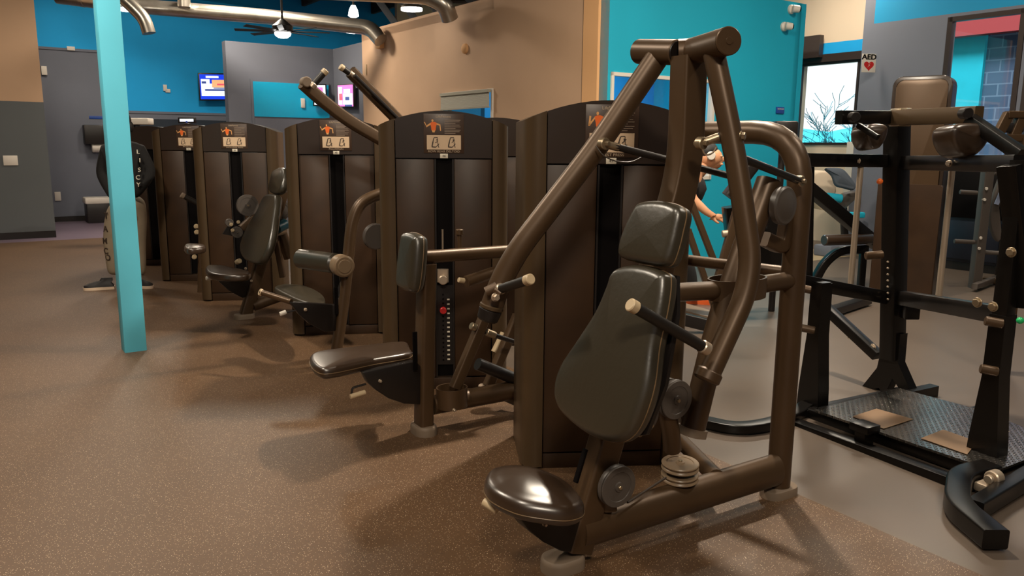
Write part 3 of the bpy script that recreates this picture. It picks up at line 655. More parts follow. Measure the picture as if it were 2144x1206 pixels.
# pulleys and cables
pn = -NX
c1, c1b, c2_, c3_ = cp(1413, 836, -.03), cp(1392, 830, .03), cp(1341, 868, .0), cp(1291, 1017, -.075)
pulley(m1, c1, pn, .076); pulley(m1, c1b, pn, .076); pulley(m1, c2_, pn, .080); pulley(m1, c3_, pn, .077); pulley(m1, cp(1278, 1008, .0), pn, .074)
hc_ = cp(1424, 974, .02); pulley(m1, hc_, Z3+V((0, -.06, 0)), .074, 'pulley_tan', .026); pulley(m1, hc_-Z3*.045, Z3+V((0, -.06, 0)), .074, 'pulley_tan', .026)
g = G(); g.tube([cp(1314, 1052, -.06), cp(1394, 1000, -.01)], r=.0045, n=8); g.o('cable', 'cable', m1)
g = G(); g.tube([cp(1345, 815, .0), cp(1385, 800, .02)], r=.0035, n=8); g.o('cable', 'cable', m1)
g = G(); g.cyl(cp(1340, 905, -.04), cp(1366, 888, -.05), .011); g.cyl(cp(1335, 908, -.04), cp(1342, 903, -.04), .016); g.o('cable_end_fitting', 'brass', m1)
g = G(); g.tube([cp(1392, 838, .0), cp(1405, 905, .0), cp(1408, 940, .02)], r=.035); g.o('pulley_bracket', 'bronze', m1); g = G(); g.tube([hc_-Z3*.08, hc_-Z3*.01], r=.02); g.o('pulley_bracket', 'bronze', m1); g = G(); g.tube([cp(1275, 1020, -.04), cp(1276, 1062, -.03)], prof=rr(.05, .06, .01)); g.o('pulley_bracket', 'bronze', m1)
# ---------------- row machine in front of the second tower ----------------
PM2 = fl(887, 908); c2p = lambda x, y, w_=0: onp(x, y, PM2+NX*w_, NX)
m2 = thing('row_machine', 'seated row machine with flat seat and chest pad in front of numbered stack tower', 'gym machine', PM2)
pt = c2p(893, 552)
g = G(); g.tube([V((PM2.x, PM2.y, .03)), V((pt.x, pt.y, pt.z))], prof=rr(.105, .075, .016), up=AX); g.o('upright_post', 'bronze', m2)
g = G(); foot(g, PM2, NX, .05, .06, .055); g.o('foot_cap', 'foot', m2)
g = G(); g.tube([c2p(882, 538), c2p(905, 537), c2p(1105, 523)], r=.034, n=20); g.o('upper_tube', 'bronze', m2)
g = G(); g.cyl(c2p(963, 528, .05), c2p(962, 490, .05), .012); g.cyl(c2p(962, 492, .05), c2p(962, 480, .05), .02); g.o('pull_pin', 'bronze', m2)
# chest pad, its face towards the seat
cc = c2p(846, 548); PD = (-AX*.97+Z3*.12).normalized(); uu = NX.cross(PD).normalized(); uu = uu if uu.z > 0 else -uu
outl = [cc+NX*a+uu*b for a, b in ((-.10, -.12), (-.11, 0), (-.095, .12), (-.05, .145), (.05, .145), (.095, .12), (.11, 0), (.10, -.12), (.05, -.145), (-.05, -.145))]
g = G(); g.cushion([p-NX*.0 for p in outl], PD, .085, .036, .004, 5); cpd = g.o('chest_pad', 'vinyl', m2)
L_ = smooth_loop(outl, 4); L_.append(L_[0]); g = G(); g.tube([p-PD*.05 for p in L_], r=.0025, n=6, caps=(False, False)); g.o('seam', 'piping', cpd)
g = G(); g.tube([cc-PD*.08-uu*.0, c2p(885, 545)], prof=rr(.06, .05, .01)); g.o('pad_bracket', 'dark', m2)
# seat
zs = .44
so = [fl(x, y, zs) for x, y in [(648, 748), (660, 735), (720, 726), (840, 713), (857, 724), (857, 738), (780, 752), (692, 770), (662, 766)]]
g = G(); g.cushion(so, Z3, .06, .024, .012, 5); st2 = g.o('seat', 'vinyl_seat', m2)
L_ = smooth_loop(so, 4); L_.append(L_[0]); g = G(); g.tube([p-Z3*.03 for p in L_], r=.0025, n=6, caps=(False, False)); g.o('seam', 'piping', st2)
ra, rb = fl(672, 770, zs-.075), fl(860, 742, zs-.075)
g = G(); g.tube([ra, rb], prof=rr(.05, .035, .01)); g.o('seat_rail', 'dark', m2); g = G(); d = (rb-ra).normalized(); g.cyl(ra-d*.015, ra, .022); g.o('rail_end_cap', 'bronze', m2)
cm = [(752, 775), (862, 752), (872, 762), (872, 842), (838, 840), (806, 829), (780, 812), (763, 796)]
g = G(); g.prism([c2p(x, y, .02) for x, y in cm], -NX*.05, .005); g.o('seat_adjuster_plate', 'dark', m2); bolt(m2, c2p(795, 797, -.03), -NX, .007, 'steel')
g = G(); g.tube([c2p(766, 804, -.03), c2p(738, 812, -.03), c2p(736, 826, -.03)], r=.006, n=8, fil=.01); lv = g.o('adjuster_lever', 'dark', m2)
g = G(); g.cyl(c2p(733, 831, -.04), c2p(765, 821, -.04), .013); g.o('lever_grip', 'cream', lv)
g = G(); g.box(c2p(869, 735, -.045), AX*.012, NX*.004, Z3*.10); g.o('adjuster_track', 'void', m2)
# base rail, guard, arms
b0, b1 = c2p(905, 848), c2p(1120, 808); b1.z = b0.z
g = G(); g.tube([b0, b1], r=.052, n=20); g.o('base_rail', 'bronze', m2)
rc = c2p(946, 822, -.05); g = G(); ring = []
for dz in (-.075, .03, .03, -.075, -.075):
    ring.append([rc+AX*.085*math.cos(a)*k+NX*.075*math.sin(a)*k+Z3*dz for a in [2*math.pi*i/28 for i in range(28)] for k in (1,)])
for i_, k in ((2, .93), (3, .93)): ring[i_] = [rc+(p-rc-Z3*(p-rc).z)*k+Z3*(p-rc).z for p in ring[i_]]
g.ringfaces(ring, True, (False, False)); g.o('guard_ring', 'bronze', m2); bolt(m2, c2p(950, 858, -.12), -NX, .007, 'steel')
g = G(); g.tube([c2p(1030, 628, -.05), c2p(952, 812, -.05)], prof=rr(.05, .06, .012)); a1 = g.o('row_arm', 'bronze', m2)
g = G(); g.tube([c2p(1085, 660, .15), c2p(1022, 808, .15)], prof=rr(.05, .06, .012)); a2 = g.o('row_arm', 'bronze', m2); g = G(); foot(g, c2p(1020, 812, .15), AX, .03, .03); 
g.bm.free(); g = G(); q = c2p(1020, 812, .15); g.lathe(q-Z3*.02, Z3, [(0, .05), (.02, .055), (.035, .05)], 20); g.o('arm_foot', 'foot', a2)
g = G(); g.tube([c2p(1000, 762), c2p(1095, 800)], r=.034); g.o('cross_tube', 'dark', m2)
g = G(); g.tube([c2p(1050, 820, .1), c2p(1110, 845, -.1)], r=.045); g.o('cross_tube', 'bronze', m2)
g = G(); g.tube([c2p(976, 590), c2p(1090, 552)], r=.032); g.o('handle_tube', 'bronze', m2); g = G(); g.cyl(c2p(960, 586), c2p(972, 588), .014); g.o('pin_knob', 'cream', m2)
g = G(); g.tube([c2p(990, 684, -.06), c2p(1030, 700, -.05), c2p(1095, 722)], r=.013); l = g.o('linkage_rod', 'dark', m2); g = G(); g.cyl(c2p(986, 682, -.07), c2p(996, 686, -.07), .02); g.o('rod_end', 'brass', l); g = G(); g.cyl(c2p(1018, 695, -.06), c2p(1036, 702, -.06), .02); g.o('rod_end', 'brass', l)
g = G(); g.tube([c2p(1060, 700, .2), c2p(1040, 740, .2)], prof=rr(.04, .07, .01)); g.o('bumper', 'cream', m2)
# ---------------- pulldown machine in front of the third tower ----------------
PM3 = fl(700, 775); c3p = lambda x, y, w_=0: onp(x, y, PM3+NX*w_, NX)
m3 = thing('pulldown_machine', 'pulldown machine with thigh roller, bent tube frame and two raised handle arms', 'gym machine', PM3)
g = G(); g.tube([V((PM3.x, PM3.y, .03)), c3p(719, 640), c3p(736, 470), c3p(752, 425), c3p(800, 403), c3p(860, 403)], r=(.038, .052), n=20, fil=.16); g.o('bent_frame_tube', 'bronze', m3)
g = G(); foot(g, PM3, NX); g.o('foot_cap', 'foot', m3)
g = G(); g.box(c3p(704, 630, -.045), AX*.012, NX*.004, Z3*.09); g.o('adjuster_track', 'void', m3)
hubc = c3p(716, 556, -.06); ra = hubc+NX*.05; rb = hubc+NX*.46-AX*.14
g = G(); g.cyl(hubc-NX*.05, hubc+NX*.05, .072, e=.012, n=32); g.cyl(hubc-NX*.056, hubc-NX*.048, .045, e=.002, n=32); g.o('roller_hub', 'pulley_tan', m3, label='round tan hub of the thigh roller')
g = G(); g.cyl(ra+NX*.0, ra+NX*.06, .035); g.o('roller_collar', 'cream', m3); g = G(); g.cyl(ra+NX*.045, rb, .068, e=.02, n=28); g.o('thigh_roller', 'vinyl', m3)
g = G(); g.tube([hubc+Z3*.02, c3p(722, 590), c3p(712, 620)], prof=rr(.06, .05, .012)); g.o('roller_bracket', 'dark', m3)
zs = .42; so = [fl(x, y, zs) for x, y in [(574, 600), (600, 594), (640, 597), (672, 612), (681, 626), (672, 634), (640, 632), (600, 616)]]
g = G(); g.cushion(so, Z3, .05, .022, .02, 5); g.o('seat', 'vinyl', m3)
cm = [(602, 630), (700, 636), (698, 690), (676, 692), (644, 676), (622, 656)]
g = G(); g.prism([c3p(x, y, .02) for x, y in cm], -NX*.05, .005); g.o('seat_adjuster_plate', 'dark', m3); bolt(m3, c3p(639, 648, -.03), -NX, .009, 'steel')
g = G(); g.tube([c3p(618, 650, -.03), c3p(596, 655, -.03)], r=.006, n=8); lv = g.o('adjuster_lever', 'dark', m3); g = G(); g.cyl(c3p(586, 658, -.03), c3p(599, 653, -.03), .015); g.o('lever_grip', 'white', lv)
g = G(); g.cyl(c3p(546, 612, .2), c3p(610, 632, .0), .019); fo = g.o('foot_bar', 'bronze', m3); g = G(); g.cyl(c3p(543, 611, .2), c3p(549, 613, .2), .024); g.o('bar_end_cap', 'cream', fo)
g = G(); g.cyl(c3p(786, 495, .08)-NX*.02, c3p(786, 495, .08)+NX*.02, .09); g.o('pivot_disc', 'pulley', m3)
# raised arms
Ya = PM3.y+.1
g = G(); g.tube([at(633, 173, Ya-.25), at(668, 205, Ya-.15), at(725, 250, Ya), at(820, 305, Ya+.2)], prof=rr(.045, .085, .018), fil=.12); ar = g.o('pulldown_arm', 'bronze', m3)
g = G(); p = at(640, 172, Ya-.25); g.cyl(p-NX*.03, p+NX*.03, .032); g.o('arm_knuckle', 'foot', ar); handle(ar, at(652, 182, Ya-.25), at(683, 147, Ya-.22), .02)
Yb = Ya+.55
g = G(); g.tube([at(734, 150, Yb-.2), at(840, 258, Yb+.1), at(900, 300, Yb+.2)], prof=rr(.05, .085, .014)); ar = g.o('pulldown_arm', 'bronze', m3)
g = G(); g.tube([at(742, 158, Yb-.25), at(832, 248, Yb+.04)], prof=rr(.03, .02, .004)); g.o('arm_slot', 'dark', ar)
handle(ar, at(738, 158, Yb-.2), at(712, 139, Yb-.25), .02)
# ---------------- shoulder press in front of the fourth tower ----------------
PM4 = fl(512, 668); c4p = lambda x, y, w_=0: onp(x, y, PM4+NX*w_, NX)
m4 = thing('shoulder_press_machine', 'shoulder press machine with narrow blue-sheened backrest before the fourth tower', 'gym machine', PM4)
g = G(); g.tube([c4p(514, 658), c4p(543, 560), c4p(592, 400)], prof=rr(.085, .10, .02), up=AX); g.o('main_column', 'bronze', m4)
g = G(); foot(g, PM4, -AX); g.o('foot_cap', 'foot', m4)
cb, ct = c4p(528, 520), c4p(590, 350); ld = (ct-cb).normalized(); PN = NX.cross(ld).normalized(); PN = PN if PN.dot(AX) < 0 else -PN; P0 = cb+PN*.05
bp = lambda x, y: onp(x, y, P0, PN)
bk_ = [(552, 408), (572, 405), (577, 412), (572, 450), (566, 490), (556, 525), (540, 550), (520, 548), (505, 538), (500, 520), (506, 495), (522, 462), (536, 440)]
g = G(); g.cushion([bp(*q) for q in bk_], PN, .07, .03, .02, 4); g.o('backrest', 'vinyl', m4)
hd = [(570, 356), (585, 349), (594, 352), (592, 375), (583, 400), (570, 404), (560, 398), (563, 376)]
g = G(); g.cushion([bp(*q) for q in hd], PN, .07, .03, .02, 4); g.o('head_pad', 'vinyl', m4)
zs = .47; so = [fl(x, y, zs) for x, y in [(430, 562), (436, 554), (470, 555), (500, 562), (522, 566), (520, 573), (480, 575), (440, 571)]]
g = G(); g.cushion(so, Z3, .06, .025, .02, 4); g.o('seat', 'vinyl_seat', m4)
cm = [(448, 576), (524, 578), (520, 618), (505, 622), (478, 608), (458, 590)]
g = G(); g.prism([c4p(x, y, .02) for x, y in cm], -NX*.05, .005); g.o('seat_adjuster_plate', 'dark', m4); bolt(m4, c4p(475, 582, -.04), -NX, .01, 'steel'); 
for q in ((514, 562), (516, 578), (526, 588)): bolt(m4, c4p(*q, -.06), -NX, .009, 'steel')
g = G(); g.cyl(c4p(431, 583, -.03), c4p(444, 582, -.03), .017); g.o('lever_grip', 'white', m4)
g = G(); g.cyl(c4p(496, 549, .1), c4p(502, 546, .05), .022); g.o('handle_end_cap', 'cream', m4)
for (x, y, r) in ((518, 430, .095), (496, 486, .05), (480, 466, .035)): pulley(m4, c4p(x, y, .25), -NX, r)
pulley(m4, c4p(588, 440, .0), -NX, .085)
g = G(); g.tube([c4p(505, 478, .28), c4p(530, 455, .28)], prof=rr(.06, .06, .01)); g.o('pulley_bracket', 'bronze', m4)
g = G(); g.prism([c4p(x, y, .3) for x, y in ((466, 490), (484, 462), (500, 480), (496, 496))], NX*.02); g.o('bracket_plate', 'dark', m4)
for q in ((484, 470), (499, 465), (487, 482)): bolt(m4, c4p(*q, .2), -NX, .013, 'cream')
g = G(); g.tube([c4p(572, 490), c4p(600, 470)], r=.03); g.o('arm_stub', 'bronze', m4)
g = G(); g.cyl(c4p(578, 478, -.1), c4p(598, 468, -.05), .05, .05); g.o('shoulder_roller', mat('teal_vinyl', (.02, .10, .14), .35), m4)
g = G(); g.tube([c4p(578, 505), c4p(592, 580)], prof=rr(.045, .06, .01)); g.o('press_arm', 'bronze', m4)
g = G(); g.tube([c4p(590, 490, .1), c4p(606, 540, .1)], r=.05); g.o('press_arm', 'bronze', m4)
g = G(); g.tube([c4p(530, 640), c4p(640, 600)], r=.05); g.o('base_rail', 'bronze', m4)
# ---------------- curl machine bits in front of the fifth tower ----------------
P5 = fl(425, 612); c5p = lambda x, y, w_=0: onp(x, y, P5+NX*w_, NX)
m5 = thing('curl_machine', 'machine mostly hidden behind the fourth tower, only handle and seat edge showing', 'gym machine', P5)
g = G(); g.tube([V((P5.x, P5.y, 0)), c5p(428, 430)], prof=rr(.09, .09, .015)); g.o('upright_post', 'bronze', m5)
g = G(); g.cyl(c5p(381, 409), c5p(426, 432), .026); h = g.o('handle_grip', 'grip', m5); g = G(); g.cyl(c5p(379, 408), c5p(386, 412), .03); g.o('handle_end_cap', 'foot', h)
zs = .75; so = [fl(x, y, zs) for x, y in [(385, 514), (392, 509), (425, 510), (430, 516), (410, 519), (390, 519)]]
g = G(); g.cushion(so, Z3, .05, .02, .01, 4); g.o('seat', 'vinyl_seat', m5)
for q in ((411, 474), (407, 538), (412, 486)): bolt(m5, c5p(*q, -.05), -NX, .02, 'cream')
# ---------------- black lever rig at right ----------------
F0, F1 = fl(1660, 884), fl(2012, 1022); RD = (F1-F0).normalized(); RN = V((RD.y, -RD.x, 0))   # along the front rail towards the camera; into the rig (+X side)
RN = RN if RN.y > 0 else -RN
rp = lambda x, y, w_=0: onp(x, y, F0+RN*w_, RN)
rg = thing('lever_power_rig', 'tall black bolted power rig with guide rods and diamond plate platform at right', 'power rig', (F0+F1)/2)
def bar(name, a, b, w_, h_, m='black', parent=rg, up=None, r=.006, label=None):
    g = G(); g.tube([a, b], prof=rr(w_, h_, r, 2), up=up); return g.o(name, m, parent, label=label)
sq = .085
bar('base_rail', rp(1654, 888)+Z3*.0, rp(2020, 1022), .075, .075)
q0, q1 = rp(1690, 863, .16), rp(2045, 985, .16); bar('base_rail', q0, q1, .05, .06)
bar('cross_brace', q0-RN*.16, q0+RN*.9-Z3*.0, .06, .05)
g = G(); zt_ = V((0, 0, .075))
# foot outrigger with bent nose
n0, n1, n2, n3 = fl(2010, 1012), fl(2006, 1065), fl(2100, 1122), fl(2150, 1000)
g = G(); g.tube([fl(2075, 985, .05), fl(2008, 1000, .05), fl(2002, 1062, .05), fl(2085, 1130, .05)], prof=rr(.10, .08, .01), fil=.10); g.o('outrigger_foot', 'black', rg)
g = G(); g.tube([fl(2040, 1066, .05), fl(2150, 1000, .05), fl(2260, 930, .05)], prof=rr(.07, .075, .008)); g.o('side_rail', 'black', rg)
for q in ((2045, 1050), (2072, 1035), (2118, 1012)): bolt(rg, fl(*q, .055), -RN-RD*.3, .012, 'steel')
g = G(); pv = fl(2082, 1000, .09); g.cyl(pv-RN*.025, pv+RN*.025, .034); g.box(pv-Z3*.05, RN*.05, RD*.06, Z3*.02, .01); g.cyl(pv-RN*.05, pv-RN*.03, .02); g.o('pivot_clevis', 'steel', rg)
# posts
lp = fl(1700, 858); zt_l = at(1700, 332, lp.y).z
rpost = fl(2062, 978); zt_r = at(2125, 335, rpost.y).z
def flared(name, p, ztop, flare, m='black'):
    g = G(); g.tube([p+Z3*.7, p+Z3*ztop], prof=rr(.075, .07, .006, 2), up=RD)
    g.ringfaces([[p+RD*(a*k)+RN*(b*.045)+Z3*z for a, b in ((-1, -1), (1, -1), (1, 1), (-1, 1))] for z, k in ((.02, flare), (.14, flare*.92), (.45, .040), (.75, .037))]); return g.o(name, m, rg)
flared('front_post', lp, at(1705, 590, lp.y).z, .075); bar('front_upright', at(1694, 340, lp.y+.1), at(1690, 600, lp.y+.1), .045, .06); flared('front_post', rpost, zt_r, .075)
cpst = fl(1868, 822); zc = at(1885, 236, cpst.y).z
g = G(); g.tube([at(1868, 750, cpst.y), at(1879, 236, cpst.y)], prof=rr(.12, .10, .006, 2), up=RD); g.o('centre_post', 'black', rg)
g = G()
cc_ = lambda x, y: onp(x, y, cpst-RN*.05, RN)
g.prism([cc_(*q) for q in ((1756, 836), (1800, 815), (1836, 770), (1852, 700), (1885, 700), (1880, 760), (1908, 824), (1890, 826), (1868, 792), (1850, 830), (1840, 812), (1800, 822))], RN*.07); g.o('flared_base', 'black', rg)
bar('diagonal_brace', cc_(1712, 628), cc_(1838, 745), .06, .07, up=RN)
bolt(rg, cc_(1780, 706), -RN, .008, 'steel'); bolt(rg, cc_(1828, 727), -RN, .018, 'steel')
g = G(); g.cyl(cc_(1725, 806), cc_(1775, 822), .014); g.cyl(cc_(1722, 805), cc_(1728, 807), .022); g.o('storage_peg', 'black', rg)
g = G(); g.cyl(cc_(1745, 800), cc_(1790, 812), .014); g.cyl(cc_(1742, 799), cc_(1748, 801), .022); g.o('storage_peg', 'black', rg)
# horizontal rails joining the posts
tl, tr_ = V((lp.x, lp.y, zt_l-.03)), V((rpost.x, rpost.y, zt_r-.03))
top_l = at(1690, 335, lp.y); top_c1 = at(1846, 336, cpst.y-.25); top_r = at(2150, 343, rpost.y)
bar('top_rail', at(1688, 335, lp.y), at(1850, 337, cpst.y), .06, .075); bar('top_rail', at(1888, 341, cpst.y), at(2135, 343, rpost.y-.0), .06, .08)
bar('middle_rail', at(1672, 588, lp.y), at(1850, 622, cpst.y), .06, .08); bar('middle_rail', at(1878, 622, cpst.y), at(2112, 662, rpost.y), .06, .085)
for q, Y in (((1797, 337), cpst.y-.1), ((1988, 342), (cpst.y+rpost.y)/2)): bolt(rg, at(*q, Y-.05), -RN, .014, 'steel')
for a, b in (((1802, 350), (1788, 600)), ((1994, 350), (1966, 622))):
    Y = cpst.y-.12 if a[0] < 1900 else cpst.y-.35
    pa, pb = at(*a, Y), at(*b, Y); g = G(); g.cyl(pa, V((pa.x, pa.y, pb.z)), .017, n=16); g.o('guide_rod', 'steel', rg, label='polished vertical guide rod')
bar('lever_beam', at(1756, 246, cpst.y-.3), at(1862, 246, cpst.y-.12), .05, .075)
bar('lever_beam', at(1868, 247, cpst.y-.12), at(2050, 240, cpst.y-.7), .055, .085, 'column')
g = G(); g.box(at(1885, 246, cpst.y-.15), V((.035, 0, 0)), V((0, .06, 0)), Z3*.05, .005); g.o('beam_clamp', 'brass', rg)
for q in ((1780, 246), (2010, 238)): 
    Y = cpst.y-.3 if q[0] < 1900 else cpst.y-.68
    c = at(*q, Y-.0); g = G(); g.cyl(c-V((0, .075, 0)), c-V((0, .02, 0)), .028, n=24); g.o('beam_end_bolt', 'dark', rg)
bar('lever_link', at(1797, 262, cpst.y-.3), at(1838, 288, cpst.y-.4), .03, .03); bar('lever_link', at(2030, 250, cpst.y-.7), at(2140, 325, cpst.y-1.0), .06, .06)
def halfpad(px, py, Y, r, L):
    c = at(px, py, Y); g = G(); n = 14; d = (AX*.9-NX*.2).normalized(); s_ = V((-d.y, d.x, 0))
    rings = []
    for t_ in (0, 1):
        out = [c+d*(t_*L)+s_*(r*math.cos(a))+Z3*(r*math.sin(a)) for a in [math.pi+math.pi*i/n for i in range(n+1)]]; inn = [c+d*(t_*L)+s_*(r*.62*math.cos(a))+Z3*(r*.62*math.sin(a)) for a in [2*math.pi-math.pi*i/n for i in range(n+1)]]
        rings.append(out+inn)
    g.ringfaces(rings); return g.o('shoulder_pad', 'vinyl', rg)
for (x, y, Y, r) in ((1838, 285, cpst.y-.3, .085), (2036, 292, cpst.y-.8, .10)):
    c = at(x, y, Y); d = (AX*.85-NX*.4).normalized(); so = []
    s_ = V((-d.y, d.x, 0)); 
    for a, b in ((-1.1, .5), (-.6, .8), (.6, .8), (1.1, .5), (.95, -.2), (.4, -.75), (-.4, -.75), (-.95, -.2)): so.append(c+V((1, .2, 0))*a*r*(.75 if x < 1900 else 1)+Z3*b*r)
    g = G(); g.cushion(so, V((.2, -1, .1)), .16, .03, .012, 4); g.o('shoulder_pad', 'vinyl_seat', rg)
# pegs and small fittings
for q, Y in (((1682, 606), lp.y-.05), ((1690, 690), lp.y-.05), ((2078, 676), rpost.y-.05), ((2068, 776), rpost.y-.05)):
    c = at(*q, Y); g = G(); g.cyl(c-V((.035, .0, -.01)), c+V((.035, -.02, .0)), .022); g.o('hook_peg', 'bronze', rg)
c = at(1830, 536, cpst.y-.1); g = G(); g.cyl(c-V((.05, 0, 0)), c+V((.05, 0, .01)), .024); g.o('hook_peg', 'bronze', rg)
c = at(1842, 380, cpst.y-.12); g = G(); g.ball(c, .018); g.o('pin_tip', mat('orange_tip', (.8, .15, .02), .3), rg)  # small ball in plain orange at the pin's end
for k in range(7): 
    g = G()
    c = at(1858, 548+k*13, cpst.y-.07); g.cyl(c, c-V((0, .01, 0)), .006, n=8); g.o('adjustment_hole', 'steel', rg)
g = G(); g.box(at(1905, 650, cpst.y-.1), V((.045, 0, 0)), V((0, .04, 0)), Z3*.05, .008); g.o('stop_block', 'black', rg)
ub = at(1808, 905, rp(1808, 905, .05).y); g = G(); b_ = rp(1808, 930, .05); t2 = rp(1810, 898, .05)
g.box((b_+t2)/2, RD*.03, RN*.035, Z3*.07); g.box(t2+Z3*.01, RD*.055, RN*.05, Z3*.02, .004); g.o('stop_block', 'black', rg)
bar('side_upright', at(2118, 345, rpost.y), at(2150, 640, rpost.y+.0), .09, .09, up=RD)
for q, c_ in (((2118, 528), 'brass'), ((2047, 633), 'brass'), ((2080, 642), 'brass')): bolt(rg, at(*q, rpost.y-.1), -RN, .018, c_)
g = G(); g.ball(at(2136, 671, rpost.y-.1), .016); g.o('indicator_cap', mat('green_cap', (.02, .5, .15), .3), rg)
# platform
def diamond():
    m = mat('diamond_plate', (.34, .31, .28), .22, .95); N = m.node_tree; b = N.nodes['Principled BSDF']; tc = N.nodes.new('ShaderNodeTexCoord')
    mp = N.nodes.new('ShaderNodeMapping'); mp.inputs['Rotation'].default_value = (0, 0, math.radians(20)); mp.inputs['Scale'].default_value = (38, 38, 0); N.links.new(tc.outputs['Object'], mp.inputs[0])
    v = N.nodes.new('ShaderNodeTexVoronoi'); v.inputs['Randomness'].default_value = 0; v.inputs['Scale'].default_value = 1; N.links.new(mp.outputs[0], v.inputs['Vector'])
    r = N.nodes.new('ShaderNodeMapRange'); r.inputs['From Min'].default_value = .15; r.inputs['From Max'].default_value = .35; r.inputs['To Min'].default_value = 1; r.inputs['To Max'].default_value = 0
    N.links.new(v.outputs['Distance'], r.inputs['Value']); bp = N.nodes.new('ShaderNodeBump'); bp.inputs['Strength'].default_value = 1; bp.inputs['Distance'].default_value = .006
    N.links.new(r.outputs[0], bp.inputs['Height']); N.links.new(bp.outputs[0], b.inputs['Normal']); return m
dp = diamond(); zp = .08
pq = [fl(x, y, zp) for x, y in ((1705, 858), (1880, 812), (2060, 860), (2230, 930), (2075, 990), (2030, 968))]
g = G(); g.prism([p-Z3*.012 for p in pq], Z3*.012); plt = g.o('diamond_plate_platform', dp, rg, label='steel diamond plate standing platform')
wood = mat('plywood_square', (.20, .12, .065), .7)
for pts in (((1785, 872), (1835, 856), (1912, 878), (1850, 898)), ((1928, 918), (1975, 900), (2045, 925), (2025, 952))):
    g = G(); g.prism([fl(x, y, zp+.003) for x, y in pts], Z3*.002); g.o('grip_pad', wood, plt, label='flat brown rectangle on the platform')
for f_ in (.1, .5, .9):
    g = G(); p = q0.lerp(q1, f_); p.z = .034; g.box(p+RN*.5, RN*.5, RD*.03, Z3*.034); g.o('platform_support', 'black', rg)
# ---------------- tall padded tower behind the rig ----------------
pt_ = fl(1905, 622); Yt = pt_.y
t = thing('cable_tower', 'tall brown rounded tower behind the black rig, before the large right window', 'gym machine tower', pt_)
def tallp(x, y, dy=0): return at(x, y, Yt+dy)
c = tallp(1920, 630); yw = math.radians(-36); Xt = V((math.cos(yw), math.sin(yw), 0)); oT = hit(1858, V((tallp(1920, 400).x, Yt, 0)), Xt); wT = (hit(1982, V((tallp(1920, 400).x, Yt, 0)), Xt)-oT).length; zT = tallp(1935, 158).z
def rbox(x0, x1, z0, z1, y0, y1, r, name, m):
    X = Xt; o_ = oT+X*x0; Y = V((-X.y, X.x, 0)); W_ = (x1-x0)
    pr = []
    for cx_, cz, a0 in ((W_-r, z1-r, 0), (r, z1-r, 90)):
        for k in range(7): a = math.radians(a0+90*k/6); pr.append((cx_+r*math.cos(a), cz+r*math.sin(a)))
    pr += [(0, z0), (W_, z0)]
    g = G(); g.prism([o_+X*a+Y*y0+Z3*b for a, b in pr], Y*(y1-y0), .012); return g.o(name, m, t)
rbox(0, wT, 0, zT, 0, .30, .09, 'tower_body', 'header'); rbox(.035, wT-.035, .25, zT-.035, -.012, .0, .07, 'front_cover', 'bronze'); rbox(-.05, wT+.01, .0, 1.15, -.03, .0, .02, 'lower_cover', 'panel')
# ---------------- leg machine behind the rig's left half ----------------
PL = fl(1750, 600); t = thing('leg_curl_machine', 'leg machine with black curved frame and roller seen through the rig\'s left bay', 'gym machine', PL)
Yl = PL.y
g = G(); g.tube([at(1683, 385, Yl-.3), at(1836, 512, Yl+.1)], prof=rr(.12, .12, .01)); g.o('diagonal_beam', 'black', t)
g = G(); g.tube([at(1700, 600, Yl), at(1725, 550, Yl), at(1760, 522, Yl), at(1815, 522, Yl)], prof=rr(.09, .10, .02), fil=.3); g.o('curved_frame', 'black', t)
g = G(); g.cyl(at(1725, 503, Yl-.2), at(1825, 500, Yl), .058, n=24); g.o('ankle_roller', 'vinyl_seat', t)
g = G(); g.tube([at(1808, 520, Yl), at(1800, 625, Yl)], prof=rr(.07, .07, .01)); g.o('support_post', 'black', t)
g = G(); g.tube([fl(1740, 652, .05), fl(1815, 628, .05)], prof=rr(.1, .07, .008)); g.o('base_rail', 'black', t)
for q in ((1758, 640), (1790, 632)): bolt(t, fl(*q, .06), V((0, -1, 0)), .02, 'white')
# inclined leg press rails by the teal wall, seen between the chest press tubes
PP = fl(1500, 690); t = thing('incline_leg_press', 'incline leg machine frame against the teal wall behind the chest press', 'gym machine', PP); Yp = 6.6
for a, b, w_ in (((1438, 400), (1500, 560), .05), ((1440, 480), (1512, 690), .05), ((1560, 380), (1500, 600), .07)):
    g = G(); g.tube([at(*a, Yp), at(*b, Yp)], prof=rr(w_, .07, .008)); g.o('frame_rail', 'bronze', t)
g = G(); g.tube([at(1430, 668, Yp-.3), at(1520, 690, Yp-.3)], prof=rr(.08, .10, .01)); g.o('base_rail', 'dark', t)
g = G(); g.prism([fl(1430, 640, .05), fl(1500, 660, .05), fl(1490, 672, .05), fl(1425, 655, .05)], Z3*.03); g.o('foot_plate', 'foot', t)
g = G(); g.tube([at(1525, 412, Yp), at(1580, 340, Yp)], prof=rr(.14, .10, .02)); g.o('shoulder_block', 'dark', t)
g = G(); g.cyl(at(1512, 490, Yp), at(1530, 488, Yp), .03); g.o('handle_grip', 'steel', t)
g = G(); g.tube([at(1530, 500, Yp+.2), at(1600, 480, Yp+.2)], r=.11); g.tube([at(1545, 430, Yp+.2), at(1560, 560, Yp+.2)], prof=rr(.25, .2, .03)); g.o('weight_carriage', 'black', t); g = G(); g.tube([at(1606, 450, Yp+.3), at(1604, 570, Yp+.3)], prof=rr(.28, .25, .03)); g.o('side_housing', 'black', t)
